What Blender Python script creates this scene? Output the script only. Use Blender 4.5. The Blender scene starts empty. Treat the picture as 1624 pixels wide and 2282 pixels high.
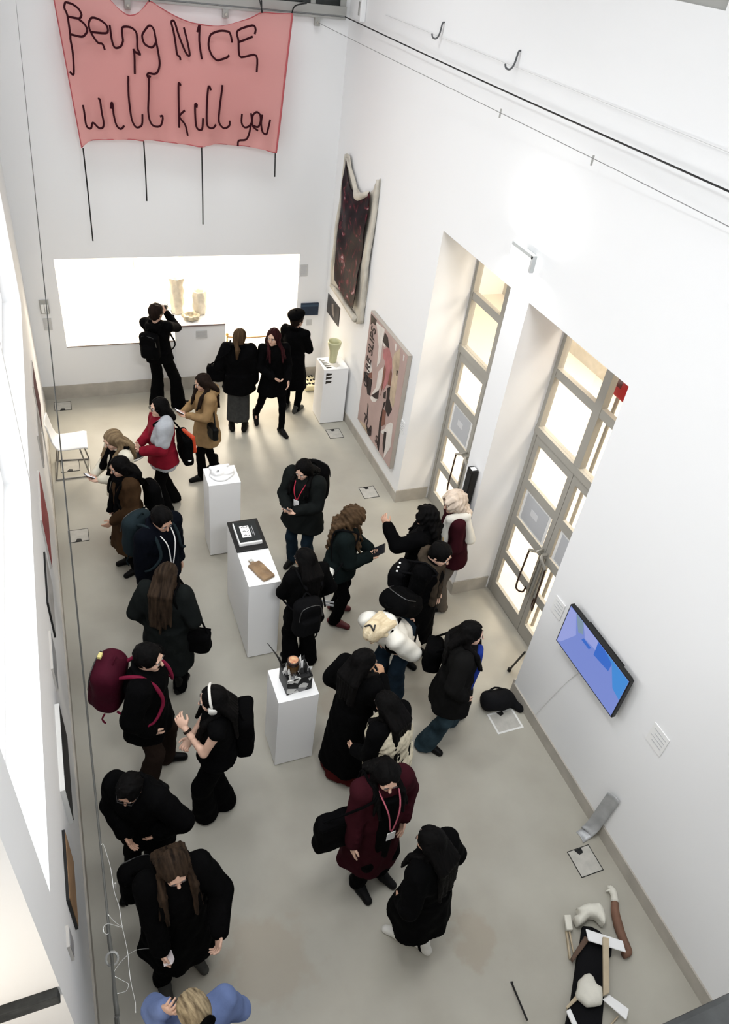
import bpy, bmesh, math, random
import numpy as np
from mathutils import Vector, Matrix

random.seed(7)
C = bpy.context.scene.collection
scene = bpy.context.scene

# ------------------------------------------------------------------ camera
CAM_H = 6.3
cam_data = bpy.data.cameras.new('camera')
cam = bpy.data.objects.new('camera', cam_data)
C.objects.link(cam)
R_RIGHT = (0.93098783, -0.34710199, 0.11305692)
R_DOWN = (-0.13849435, -0.62238531, -0.77036085)
R_FWD = (0.33775875, 0.70153883, -0.62750481)
m = Matrix.Identity(4)
for i in range(3):
    m[i][0] = R_RIGHT[i]; m[i][1] = -R_DOWN[i]; m[i][2] = -R_FWD[i]
m[2][3] = CAM_H
cam.matrix_world = m
cam_data.sensor_fit = 'HORIZONTAL'
cam_data.sensor_width = 36.0
cam_data.lens = 36.0 * 1647.18 / 1624.0
cam_data.clip_start = 0.02
scene.camera = cam

# ------------------------------------------------------------------ world, lights, exposure
w = bpy.data.worlds.new('world'); scene.world = w; w.use_nodes = True
w.node_tree.nodes['Background'].inputs[0].default_value = (0.9, 0.95, 1.0, 1)
w.node_tree.nodes['Background'].inputs[1].default_value = 0.05
scene.view_settings.view_transform = 'Standard'
scene.view_settings.look = 'None'
scene.view_settings.exposure = -0.1
scene.view_settings.gamma = 1.0
scene.view_settings.use_curve_mapping = False

def area_light(name, loc, target, size, power, color=(1, 1, 1), size_y=None, spread=180):
    d = bpy.data.lights.new(name, 'AREA'); d.energy = power; d.color = color
    d.shape = 'RECTANGLE'; d.size = size; d.size_y = size_y or size; d.spread = math.radians(spread)
    o = bpy.data.objects.new(name, d); C.objects.link(o); o.location = loc
    o.rotation_euler = (Vector(target) - Vector(loc)).to_track_quat('-Z', 'Y').to_euler()
    return o

# added fills overhead and from the front, the lit display room, the lit lobby behind the doors, the mezzanine lamp
area_light('ceiling_fill', (1.3, 7.6, 9.46), (1.5, 7.6, 0), 1.6, 78, (0.97, 0.985, 1.0), 4.5, 110)  # soft overhead fill added for the hall, no fitting in view
area_light('ceiling_fill', (1.3, 2.6, 9.46), (1.7, 2.6, 0), 1.6, 70, (0.97, 0.985, 1.0), 3.5, 110)
area_light('front_fill', (1.7, -1.6, 8.2), (1.6, 6.0, 0.6), 2.2, 130, (0.97, 0.985, 1.0), 1.0, 130)  # unseen front fill, added to lift the plinth fronts and back wall
for y_ in (1.6, 4.6, 7.8):                            # track lights washing the right wall
    area_light('track_lamp', (-0.25, y_, 9.2), (3.89, y_, 1.2), 0.5, 15, (0.97, 0.985, 1.0), 0.5, 62)
area_light('display_room_lamp', (1.6, 12.6, 3.3), (1.6, 12.4, 0), 3.2, 370, (1.0, 0.90, 0.76), 2.2)
area_light('display_room_lamp', (2.7, 13.6, 2.9), (2.9, 9.0, 0.2), 1.0, 185, (1.0, 0.87, 0.70), 0.8)
area_light('lobby_lamp', (7.4, 8.6, 4.3), (5.6, 6.9, 0.6), 1.4, 115, (1.0, 0.87, 0.70), 1.4)
area_light('lobby_lamp', (7.4, 5.2, 4.3), (5.6, 4.3, 0.6), 1.4, 115, (1.0, 0.87, 0.70), 1.4)
area_light('lobby_lamp', (5.4, 8.0, 4.7), (9.0, 10.5, 1.8), 1.2, 230, (1.0, 0.90, 0.76), 1.2, 150)
area_light('lobby_lamp', (5.4, 4.0, 4.7), (9.0, 6.5, 1.2), 1.2, 230, (1.0, 0.90, 0.76), 1.2, 150)
area_light('mezzanine_lamp', (-1.4, 0.5, 2.6), (-1.2, 1.6, 2.4), 0.8, 24, (1.0, 0.90, 0.76))

# ------------------------------------------------------------------ helpers: materials
MATS = {}
def M(name, col, rough=0.6, spec=0.3, noise=None, bump=None, metal=0.0, emit=None, sheen=0.0, wave=None):
    """principled material; noise=(scale, amount[, colour2]) varies the colour, bump=(scale, strength)"""
    if name in MATS: return MATS[name]
    mt = bpy.data.materials.new(name); mt.use_nodes = True
    nt = mt.node_tree; b = nt.nodes['Principled BSDF']
    b.inputs['Base Color'].default_value = (*col, 1)
    b.inputs['Roughness'].default_value = rough
    b.inputs['Specular IOR Level'].default_value = spec
    b.inputs['Metallic'].default_value = metal
    if sheen: b.inputs['Sheen Weight'].default_value = sheen
    tc = nt.nodes.new('ShaderNodeTexCoord')
    if noise:
        n = nt.nodes.new('ShaderNodeTexNoise'); n.inputs['Scale'].default_value = noise[0]; n.inputs['Detail'].default_value = 5
        if wave:                                     # stretched noise: strands
            mpv = nt.nodes.new('ShaderNodeMapping'); mpv.inputs['Scale'].default_value = wave
            nt.links.new(tc.outputs['Object'], mpv.inputs['Vector']); nt.links.new(mpv.outputs['Vector'], n.inputs['Vector'])
        else: nt.links.new(tc.outputs['Object'], n.inputs['Vector'])
        mp = nt.nodes.new('ShaderNodeMapRange'); mp.inputs[1].default_value = 0.3; mp.inputs[2].default_value = 0.7
        nt.links.new(n.outputs['Fac'], mp.inputs[0])
        mx = nt.nodes.new('ShaderNodeMix'); mx.data_type = 'RGBA'
        c2 = noise[2] if len(noise) > 2 else tuple(c * (1 - noise[1]) for c in col)
        mx.inputs[6].default_value = (*col, 1); mx.inputs[7].default_value = (*c2, 1)
        nt.links.new(mp.outputs[0], mx.inputs[0]); nt.links.new(mx.outputs[2], b.inputs['Base Color'])
    if bump:
        n2 = nt.nodes.new('ShaderNodeTexNoise'); n2.inputs['Scale'].default_value = bump[0]; n2.inputs['Detail'].default_value = 4
        nt.links.new(tc.outputs['Object'], n2.inputs['Vector'])
        bp = nt.nodes.new('ShaderNodeBump'); bp.inputs['Strength'].default_value = bump[1]; bp.inputs['Distance'].default_value = 0.02
        nt.links.new(n2.outputs['Fac'], bp.inputs['Height']); nt.links.new(bp.outputs['Normal'], b.inputs['Normal'])
    if emit:
        b.inputs['Emission Color'].default_value = (*emit[0], 1); b.inputs['Emission Strength'].default_value = emit[1]
    MATS[name] = mt
    return mt

def glass_mat(name, tint=(1, 1, 1), gloss=0.06):
    if name in MATS: return MATS[name]
    mt = bpy.data.materials.new(name); mt.use_nodes = True; nt = mt.node_tree
    nt.nodes.remove(nt.nodes['Principled BSDF']); out = nt.nodes['Material Output']
    t = nt.nodes.new('ShaderNodeBsdfTransparent'); t.inputs[0].default_value = (*tint, 1)
    g = nt.nodes.new('ShaderNodeBsdfGlossy'); g.inputs['Roughness'].default_value = 0.05
    mx = nt.nodes.new('ShaderNodeMixShader'); mx.inputs[0].default_value = gloss
    nt.links.new(t.outputs[0], mx.inputs[1]); nt.links.new(g.outputs[0], mx.inputs[2]); nt.links.new(mx.outputs[0], out.inputs[0])
    MATS[name] = mt
    return mt

def sheer_mat(name, col, see):
    if name in MATS: return MATS[name]
    mt = bpy.data.materials.new(name); mt.use_nodes = True; nt = mt.node_tree
    nt.nodes.remove(nt.nodes['Principled BSDF']); out = nt.nodes['Material Output']
    d = nt.nodes.new('ShaderNodeBsdfDiffuse'); d.inputs[0].default_value = (*col, 1)
    tl = nt.nodes.new('ShaderNodeBsdfTranslucent'); tl.inputs[0].default_value = (*col, 1)
    t = nt.nodes.new('ShaderNodeBsdfTransparent'); t.inputs[0].default_value = (min(1, col[0] * 1.3), col[1] * 1.3, col[2] * 1.3, 1)
    a = nt.nodes.new('ShaderNodeMixShader'); a.inputs[0].default_value = 0.4
    c = nt.nodes.new('ShaderNodeMixShader'); c.inputs[0].default_value = see
    nt.links.new(d.outputs[0], a.inputs[1]); nt.links.new(tl.outputs[0], a.inputs[2])
    nt.links.new(a.outputs[0], c.inputs[1]); nt.links.new(t.outputs[0], c.inputs[2]); nt.links.new(c.outputs[0], out.inputs[0])
    MATS[name] = mt
    return mt

# ------------------------------------------------------------------ helpers: objects
def tag(o, label=None, cat=None, group=None, kind=None):
    if label: o['label'] = label
    if cat: o['category'] = cat
    if group: o['group'] = group
    if kind: o['kind'] = kind
    return o
def empty(name, loc=(0, 0, 0), rz=0.0, label=None, cat=None, group=None):
    o = bpy.data.objects.new(name, None); C.objects.link(o); o.location = loc; o.rotation_euler = (0, 0, rz)
    o.empty_display_size = 0.1
    return tag(o, label, cat, group)
def link_mesh(name, me, mat, parent=None, smooth=False, label=None):
    o = bpy.data.objects.new(name, me); C.objects.link(o)
    mats = mat if isinstance(mat, (list, tuple)) else [mat]
    for x in mats: me.materials.append(x)
    if smooth: me.shade_smooth()
    if parent: o.parent = parent
    if label: o['label'] = label
    return o
def obj(name, bm, mat, parent=None, smooth=False, label=None, recalc=True):
    me = bpy.data.meshes.new(name)
    if recalc: bmesh.ops.recalc_face_normals(bm, faces=bm.faces)
    bm.to_mesh(me); bm.free()
    return link_mesh(name, me, mat, parent, smooth, label)
def struct(name, bm, mat, parent=None, smooth=False):
    o = obj(name, bm, mat, parent, smooth)
    if parent is None: o['kind'] = 'structure'
    return o
def box(bm, lo, hi, bevel=0.0):
    vs = [bm.verts.new((x, y, z)) for x in (lo[0], hi[0]) for y in (lo[1], hi[1]) for z in (lo[2], hi[2])]
    fs = [bm.faces.new([vs[i] for i in q]) for q in ((0, 1, 3, 2), (4, 6, 7, 5), (0, 4, 5, 1), (2, 3, 7, 6), (0, 2, 6, 4), (1, 5, 7, 3))]
    if bevel:
        es = list({e for f in fs for e in f.edges})
        bmesh.ops.bevel(bm, geom=es, offset=bevel, segments=2, affect='EDGES', profile=0.6)
    return bm
def B(*boxes, bevel=0.0):
    bm = bmesh.new()
    for lo, hi in boxes: box(bm, lo, hi, bevel)
    return bm
def prism(bm, base, top):
    """base, top: matching loops of 3-D points"""
    n = len(base); a = [bm.verts.new(p) for p in base]; b = [bm.verts.new(p) for p in top]
    bm.faces.new(a); bm.faces.new(list(reversed(b)))
    for i in range(n): bm.faces.new([a[i], b[i], b[(i + 1) % n], a[(i + 1) % n]])
    return bm
def P(base, top):
    return prism(bmesh.new(), base, top)
def catmull(pts, n=4):
    pts = [Vector(p) for p in pts]
    if len(pts) < 3: return pts
    out = []
    for i in range(len(pts) - 1):
        p0 = pts[max(i - 1, 0)]; p1 = pts[i]; p2 = pts[i + 1]; p3 = pts[min(i + 2, len(pts) - 1)]
        for k in range(n):
            t = k / n
            out.append(0.5 * ((2 * p1) + (p2 - p0) * t + (2 * p0 - 5 * p1 + 4 * p2 - p3) * t * t + (3 * p1 - p0 - 3 * p2 + p3) * t ** 3))
    out.append(pts[-1])
    return out
def tube(bm, pts, r, seg=6, smooth=True, flat=None):
    """a tube through pts; r a number or one per point; flat=(normal, factor) squashes it along a direction"""
    pts0 = [Vector(p) for p in pts]
    rs = r if isinstance(r, (list, tuple)) else [r] * len(pts0)
    if smooth and len(pts0) > 2:
        q = catmull(pts0); k = (len(q) - 1) / (len(pts0) - 1)
        rs = [rs[min(int(i / k), len(rs) - 1)] + (rs[min(int(i / k) + 1, len(rs) - 1)] - rs[min(int(i / k), len(rs) - 1)]) * ((i / k) % 1) for i in range(len(q))]
        pts0 = q
    rings = []; up = None
    for i, p in enumerate(pts0):
        d = (pts0[min(i + 1, len(pts0) - 1)] - pts0[max(i - 1, 0)])
        if d.length < 1e-9: d = Vector((0, 0, 1))
        d.normalize()
        if up is None:
            up = d.cross(Vector((0, 0, 1)))
            if up.length < 0.1: up = d.cross(Vector((1, 0, 0)))
        else:
            up = up - d * up.dot(d)
            if up.length < 1e-6: up = d.orthogonal()
        up.normalize(); s = d.cross(up)
        ring = []
        for k in range(seg):
            a = 2 * math.pi * k / seg
            v = (up * math.cos(a) + s * math.sin(a)) * rs[i]
            if flat: v = v - flat[0] * (v.dot(flat[0]) * (1 - flat[1]))
            ring.append(bm.verts.new(p + v))
        rings.append(ring)
    for a, b in zip(rings, rings[1:]):
        for k in range(seg): bm.faces.new([a[k], a[(k + 1) % seg], b[(k + 1) % seg], b[k]])
    bm.faces.new(list(reversed(rings[0]))); bm.faces.new(rings[-1])
    return bm
def T(pts, r, seg=6, smooth=True, flat=None):
    return tube(bmesh.new(), pts, r, seg, smooth, flat)
def lathe(bm, prof, seg=24, c=(0, 0, 0), wob=0.0, lobes=5):
    rings = []
    for r, z in prof:
        rings.append([bm.verts.new((c[0] + r * (1 + wob * math.sin(lobes * t + 9 * z)) * math.cos(t), c[1] + r * (1 + wob * math.sin(lobes * t + 9 * z)) * math.sin(t), c[2] + z)) for t in (2 * math.pi * k / seg for k in range(seg))])
    for a, b in zip(rings, rings[1:]):
        for k in range(seg): bm.faces.new([a[k], a[(k + 1) % seg], b[(k + 1) % seg], b[k]])
    bm.faces.new(list(reversed(rings[0]))); bm.faces.new(rings[-1])
    return bm
def text_mesh(name, body, size, mat, parent=None, depth=0.002, matrix=None):
    cu = bpy.data.curves.new(name, 'FONT'); cu.body = body; cu.size = size; cu.extrude = depth
    cu.align_x = 'CENTER'; cu.align_y = 'CENTER'
    o = bpy.data.objects.new(name, cu)
    me = bpy.data.meshes.new_from_object(o); bpy.data.objects.remove(o); bpy.data.curves.remove(cu)
    me.name = name
    if matrix is not None: me.transform(matrix)
    return link_mesh(name, me, mat, parent)

# ------------------------------------------------------------------ helpers: implicit surfaces -> one smooth mesh
class Field:
    def __init__(s, lo, hi, h):
        s.lo = np.array(lo, np.float32); s.h = h
        s.n = np.maximum(np.ceil((np.array(hi) - s.lo) / h).astype(int) + 1, 4)
        s.d = np.full(tuple(s.n), 1.0, np.float32)
        s.ax = [s.lo[i] + h * np.arange(s.n[i], dtype=np.float32) for i in range(3)]
    def sub(s, lo, hi):
        i0 = np.clip(np.floor((np.array(lo) - s.lo) / s.h).astype(int), 0, s.n)
        i1 = np.clip(np.ceil((np.array(hi) - s.lo) / s.h).astype(int) + 1, 0, s.n)
        sl = tuple(slice(a, b) for a, b in zip(i0, i1))
        g = (s.ax[0][sl[0]][:, None, None], s.ax[1][sl[1]][None, :, None], s.ax[2][sl[2]][None, None, :])
        return sl, g
    def add(s, sl, e, k):
        d = s.d[sl]
        if k <= 0: s.d[sl] = np.minimum(d, e); return
        h = np.clip(0.5 + 0.5 * (d - e) / k, 0, 1)
        s.d[sl] = e * h + d * (1 - h) - k * h * (1 - h)
    def cap(s, a, b, ra, rb=None, k=0.02, carve=False):
        rb = ra if rb is None else rb
        a = np.array(a, np.float32); b = np.array(b, np.float32); r = max(ra, rb) + max(k, 0.01) + 3 * s.h
        sl, (X, Y, Z) = s.sub(np.minimum(a, b) - r, np.maximum(a, b) + r)
        ab = b - a; L = float(ab @ ab) + 1e-9
        t = np.clip(((X - a[0]) * ab[0] + (Y - a[1]) * ab[1] + (Z - a[2]) * ab[2]) / L, 0, 1)
        e = np.sqrt((X - a[0] - t * ab[0]) ** 2 + (Y - a[1] - t * ab[1]) ** 2 + (Z - a[2] - t * ab[2]) ** 2) - (ra + (rb - ra) * t)
        s.carve(sl, e, k) if carve else s.add(sl, e, k)
    def ell(s, c, r, R=None, k=0.02, carve=False):
        c = np.array(c, np.float32); m = max(r) + max(k, 0.01) + 3 * s.h
        sl, (X, Y, Z) = s.sub(c - m, c + m)
        x, y, z = X - c[0], Y - c[1], Z - c[2]
        if R is not None:
            x, y, z = (R[0][0] * x + R[1][0] * y + R[2][0] * z, R[0][1] * x + R[1][1] * y + R[2][1] * z, R[0][2] * x + R[1][2] * y + R[2][2] * z)
        k0 = np.sqrt((x / r[0]) ** 2 + (y / r[1]) ** 2 + (z / r[2]) ** 2)
        k1 = np.sqrt((x / r[0] ** 2) ** 2 + (y / r[1] ** 2) ** 2 + (z / r[2] ** 2) ** 2) + 1e-6
        e = k0 * (k0 - 1) / k1
        s.carve(sl, e, k) if carve else s.add(sl, e, k)
    def carve(s, sl, e, k):
        d = s.d[sl]; k = max(k, 1e-4)
        h = np.clip(0.5 - 0.5 * (d + e) / k, 0, 1)
        s.d[sl] = d * (1 - h) - e * h + k * h * (1 - h)
    def cone(s, a, b, ra, rb, k=0.03, waves=0, amp=0.0, ph=0.0, rz=0.0):
        """elliptic cone from a (top) down to b, radii pairs; waves gives hanging folds that grow towards b"""
        a = np.array(a, np.float32); b = np.array(b, np.float32); m = max(*ra, *rb) * 1.25 + 0.05
        sl, (X, Y, Z) = s.sub([min(a[i], b[i]) - (m if i < 2 else 0.04) for i in range(3)], [max(a[i], b[i]) + (m if i < 2 else 0.04) for i in range(3)])
        t = (a[2] - Z) / max(a[2] - b[2], 1e-6); tc = np.clip(t, 0, 1)
        x = X - (a[0] + (b[0] - a[0]) * tc); y = Y - (a[1] + (b[1] - a[1]) * tc)
        if rz: cz, sz = math.cos(rz), math.sin(rz); x, y = cz * x + sz * y, -sz * x + cz * y
        rx = ra[0] + (rb[0] - ra[0]) * tc; ry = ra[1] + (rb[1] - ra[1]) * tc
        if waves:
            th = np.arctan2(y, x); f = 1 + amp * tc * (np.sin(waves * th + ph) + 0.5 * np.sin((2 * waves - 1) * th + 2 * ph + 3 * tc))
            rx = rx * f; ry = ry * f
        e = (np.sqrt((x / rx) ** 2 + (y / ry) ** 2) - 1) * np.minimum(rx, ry)
        e = np.maximum(e, np.maximum(Z - a[2], b[2] - Z))
        s.add(sl, e.astype(np.float32), k)
    def rbox(s, c, half, R=None, r=0.02, k=0.02):
        c = np.array(c, np.float32); m = float(np.linalg.norm(half)) + 0.03
        sl, (X, Y, Z) = s.sub(c - m, c + m)
        x, y, z = X - c[0], Y - c[1], Z - c[2]
        if R is not None:
            x, y, z = (R[0][0] * x + R[1][0] * y + R[2][0] * z, R[0][1] * x + R[1][1] * y + R[2][1] * z, R[0][2] * x + R[1][2] * y + R[2][2] * z)
        qx, qy, qz = np.abs(x) - half[0] + r, np.abs(y) - half[1] + r, np.abs(z) - half[2] + r
        e = np.sqrt(np.maximum(qx, 0) ** 2 + np.maximum(qy, 0) ** 2 + np.maximum(qz, 0) ** 2) + np.minimum(np.maximum(qx, np.maximum(qy, qz)), 0) - r
        s.add(sl, e, k)
    def cut(s, n, c):
        """keeps the side n.p < c"""
        e = s.ax[0][:, None, None] * n[0] + s.ax[1][None, :, None] * n[1] + s.ax[2][None, None, :] * n[2] - c
        s.d = np.maximum(s.d, e.astype(np.float32))
    def warp(s, f):
        s.d = s.d + f(s.ax[0][:, None, None], s.ax[1][None, :, None], s.ax[2][None, None, :]).astype(np.float32)
    def data(s):
        d = s.d
        d[0], d[-1], d[:, 0], d[:, -1], d[:, :, 0], d[:, :, -1] = 1, 1, 1, 1, 1, 1
        ins = d < 0
        cnt = sum(ins[i:ins.shape[0] - 1 + i, j:ins.shape[1] - 1 + j, k:ins.shape[2] - 1 + k].astype(np.int8) for i in (0, 1) for j in (0, 1) for k in (0, 1))
        cells = np.argwhere((cnt > 0) & (cnt < 8))
        if not len(cells): return np.zeros((0, 3)), np.zeros((0, 4), int)
        idx = np.full(cnt.shape, -1, np.int32); idx[tuple(cells.T)] = np.arange(len(cells))
        acc = np.zeros((len(cells), 3), np.float32); num = np.zeros(len(cells), np.float32)
        for i in (0, 1):
            for j in (0, 1):
                for a0, a1 in (((0, i, j), (1, i, j)), ((i, 0, j), (i, 1, j)), ((i, j, 0), (i, j, 1))):
                    v0 = d[cells[:, 0] + a0[0], cells[:, 1] + a0[1], cells[:, 2] + a0[2]]
                    v1 = d[cells[:, 0] + a1[0], cells[:, 1] + a1[1], cells[:, 2] + a1[2]]
                    mk = (v0 < 0) != (v1 < 0)
                    t = np.where(mk, v0 / np.where(mk, v0 - v1, 1), 0)
                    for q in range(3): acc[:, q] += np.where(mk, a0[q] + (a1[q] - a0[q]) * t, 0)
                    num += mk
        V = (cells + acc / num[:, None]) * s.h + s.lo
        F = []
        for ax in range(3):
            sh = [slice(None)] * 3
            lo = list(sh); hi = list(sh); lo[ax] = slice(0, -1); hi[ax] = slice(1, None)
            A_, B_ = ins[tuple(lo)], ins[tuple(hi)]
            e = np.argwhere(A_ != B_)
            o1, o2 = [(1, 2), (2, 0), (0, 1)][ax]
            e = e[(e[:, o1] > 0) & (e[:, o2] > 0)]
            if not len(e): continue
            flip = ~A_[tuple(e.T)]
            def cell(d1, d2):
                c = e.copy(); c[:, o1] += d1; c[:, o2] += d2; return idx[tuple(c.T)]
            q = np.stack([cell(-1, -1), cell(0, -1), cell(0, 0), cell(-1, 0)], 1)
            q[flip] = q[flip][:, ::-1]
            F.append(q)
        return V, np.concatenate(F)
def mesh_from(name, parts):
    Vs, Fs, o = [], [], 0
    for V, F in parts:
        Vs.append(V); Fs.append(F + o); o += len(V)
    V = np.concatenate(Vs).astype(np.float32); F = np.concatenate(Fs).astype(np.int32)
    me = bpy.data.meshes.new(name)
    me.vertices.add(len(V)); me.vertices.foreach_set('co', V.ravel())
    me.loops.add(F.size); me.loops.foreach_set('vertex_index', F.ravel())
    me.polygons.add(len(F)); me.polygons.foreach_set('loop_start', np.arange(len(F), dtype=np.int32) * 4)
    me.update(calc_edges=True)
    return me
def field_obj(name, f, mat, parent=None, label=None):
    return link_mesh(name, mesh_from(name, [f.data()] if isinstance(f, Field) else [x.data() for x in f]), mat, parent, True, label)
def rotm(rx=0, ry=0, rz=0):
    return np.array(Matrix.Rotation(rz, 3, 'Z') @ Matrix.Rotation(ry, 3, 'Y') @ Matrix.Rotation(rx, 3, 'X'))
# ------------------------------------------------------------------ the room
XL, XR, YB, ZT = -0.495, 3.892, 10.65, 9.55
white = M('wall_paint', (0.84, 0.845, 0.85), 0.75, 0.2, bump=(9, 0.03))
warmwhite = M('display_room_paint', (0.9, 0.88, 0.84), 0.8, 0.2)
floor_m = M('polished_concrete', (0.43, 0.415, 0.355), 0.38, 0.3, noise=(1.3, 0.3, (0.345, 0.325, 0.275)), bump=(30, 0.02))
def floor_stain(mt, cx, cy, r):
    # an old brownish damp mark with a ragged outline
    nt = mt.node_tree; b = nt.nodes['Principled BSDF']; src = b.inputs['Base Color'].links[0].from_socket
    tc = nt.nodes.new('ShaderNodeTexCoord'); ds = nt.nodes.new('ShaderNodeVectorMath'); ds.operation = 'DISTANCE'; ds.inputs[1].default_value = (cx, cy, 0)
    n = nt.nodes.new('ShaderNodeTexNoise'); n.inputs['Scale'].default_value = 6; n.inputs['Detail'].default_value = 6
    ad = nt.nodes.new('ShaderNodeMath'); ad.operation = 'MULTIPLY_ADD'; ad.inputs[1].default_value = 0.55
    mp = nt.nodes.new('ShaderNodeMapRange'); mp.inputs[1].default_value = r * 1.2 + 0.25; mp.inputs[2].default_value = r * 0.8 + 0.25; mp.inputs[4].default_value = 0.55
    mx = nt.nodes.new('ShaderNodeMix'); mx.data_type = 'RGBA'; mx.inputs[7].default_value = (0.34, 0.29, 0.225, 1)
    nt.links.new(tc.outputs['Object'], ds.inputs[0]); nt.links.new(tc.outputs['Object'], n.inputs['Vector'])
    nt.links.new(n.outputs['Fac'], ad.inputs[0]); nt.links.new(ds.outputs['Value'], ad.inputs[2]); nt.links.new(ad.outputs[0], mp.inputs[0])
    nt.links.new(mp.outputs[0], mx.inputs[0]); nt.links.new(src, mx.inputs[6]); nt.links.new(mx.outputs[2], b.inputs['Base Color'])
floor_stain(floor_m, 2.36, 1.72, 0.22); floor_stain(floor_m, 0.75, 2.1, 0.35); floor_stain(floor_m, 2.2, 4.2, 0.4)
lobby_floor = M('lobby_floor', (0.78, 0.72, 0.62), 0.5, 0.3)
stone = M('limestone_skirting', (0.47, 0.44, 0.385), 0.6, 0.3, noise=(6, 0.2), bump=(40, 0.05))
dark_stone = M('dark_stone', (0.045, 0.048, 0.048), 0.6, 0.3, noise=(14, 0.6), bump=(20, 0.2))
frame_m = M('grey_frame_paint', (0.37, 0.355, 0.315), 0.5, 0.4)
metal_grey = M('grey_metal', (0.36, 0.36, 0.34), 0.45, 0.5)
glass = glass_mat('window_glass')
dark_glass = M('dark_window_glass', (0.012, 0.016, 0.015), 0.12, 0.5)
black = M('black_paint', (0.008, 0.008, 0.008), 0.5, 0.3)
paper = M('white_paper', (0.82, 0.82, 0.81), 0.8, 0.1)
print_grey = M('grey_print', (0.50, 0.51, 0.53), 0.8, 0.1)

struct('floor', B(((XL - 0.4, -0.3, -0.2), (XR + 0.53, YB + 0.0, 0))), floor_m)
struct('ceiling', B(((-2.6, -2.4, ZT), (XR + 0.7, YB + 0.6, ZT + 0.2))), white)
# back wall: low wall left, display counter bay, doorway right
struct('wall_back', B(((-2.6, YB, 2.165), (XR + 0.56, YB + 0.14, ZT)), ((-2.6, YB, 0), (-0.065, YB + 0.14, 2.165)),
                      ((3.42, YB, 0), (XR + 0.56, YB + 0.14, 2.165)), ((-0.065, YB, 0), (1.5, YB + 0.14, 0.86))), white)
# right wall with two deep door recesses and a high window
D = XR + 0.56
struct('wall_right', B(((XR, -0.3, 0), (D, 3.83, ZT)), ((XR, 5.335, 0), (D, 5.668, 3.74)), ((XR, 7.16, 0), (D, YB, ZT)),
                       ((XR, 3.83, 3.74), (D, 7.16, 6.08)), ((XR, 3.83, 6.08), (D, 4.19, ZT)), ((XR, 5.7, 6.08), (D, 7.16, ZT)),
                       ((XR, 4.19, 7.2), (D, 5.7, ZT))), white)
# left wall: solid below the sill, two tall lit window bays above, one more opening near the viewer
struct('wall_left', B(((XL - 0.3, 1.63, 0), (XL, YB, 2.2)), ((XL - 0.3, 9.25, 2.2), (XL, YB, ZT)), ((XL - 0.3, 5.6, 2.2), (XL, 5.66, ZT)),
                      ((XL - 0.3, 1.63, 2.2), (XL, 2.02, ZT)), ((-2.6, 1.63, 0), (XL - 0.3, 1.75, ZT)), ((XL - 0.3, 2.02, 4.9), (XL, 9.25, ZT)),
                      ((XL - 0.3, -0.3, 0), (XL, 1.63, 1.2))), white)
struct('wall_front', B(((XL, 0.0, 0), (XR, 0.09, 5.12))), white)
struct('trim_1', B(((XL - 2.0, -0.25, 5.12), (XR, 0.1345, 5.16)), bevel=0.008), dark_stone)     # stone coping of the mezzanine parapet
struct('trim_2', B(((-1.6, 1.585, 1.93), (-0.503, 1.63, 2.03)), bevel=0.006), dark_stone)       # stone ledge on the mezzanine side wall
struct('trim_4', B(((-0.065, YB - 0.006, 0.845), (1.495, YB + 0.0, 0.862))), M('sill_edge', (0.30, 0.25, 0.22)))
# skirtings
bb = M('skirting', (0.47, 0.44, 0.385), 0.6)
struct('baseboard_back', B(((XL, YB - 0.015, 0), (2.275, YB, 0.225)), ((3.42, YB - 0.015, 0), (XR, YB, 0.225))), stone)
struct('baseboard_right', B(((XR - 0.016, 7.16, 0), (XR, YB - 0.016, 0.15)), ((XR - 0.016, 5.335, 0), (XR, 5.668, 0.15)), ((XR - 0.016, 0.09, 0), (XR, 3.83, 0.15)),
                            ((XR - 0.016, 7.145, 0), (D - 0.1, 7.16, 0.2)), ((XR - 0.016, 5.32, 0), (D - 0.1, 5.335, 0.2)), ((XR - 0.016, 5.668, 0), (D - 0.1, 5.683, 0.2)), ((XR - 0.016, 3.83, 0), (D - 0.1, 3.845, 0.2))), stone)
struct('baseboard_left', B(((XL, 0.09, 0), (XL + 0.016, YB - 0.016, 0.16))), stone)

# the bright display room behind the back wall
struct('floor_inner', B(((-2.2, YB, -0.2), (5.4, 15.2, 0))), lobby_floor)
struct('wall_inner', B(((-2.3, YB + 0.14, 0), (-2.2, 15.2, 3.6)), ((5.4, YB + 0.14, 0), (5.5, 15.2, 3.6)), ((-2.3, 15.2, 0), (5.5, 15.3, 3.6)), ((-2.3, YB + 0.14, 3.6), (5.5, 15.3, 3.7))), warmwhite)
wn = struct('window_3', B(((1.39, 15.1, 0.2), (1.47, 15.2, 1.5)), ((2.28, 15.1, 0.2), (2.36, 15.2, 1.5)), ((1.47, 15.105, 0.2), (2.28, 15.2, 0.3)), ((1.47, 15.105, 1.4), (2.28, 15.2, 1.5))), M('pale_wood', (0.70, 0.60, 0.45)))
struct('pane', B(((1.47, 15.14, 0.3), (2.28, 15.16, 1.4))), M('bright_pane', (0.9, 0.9, 0.88), emit=((1, 0.97, 0.9), 1.5)), wn)
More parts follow.
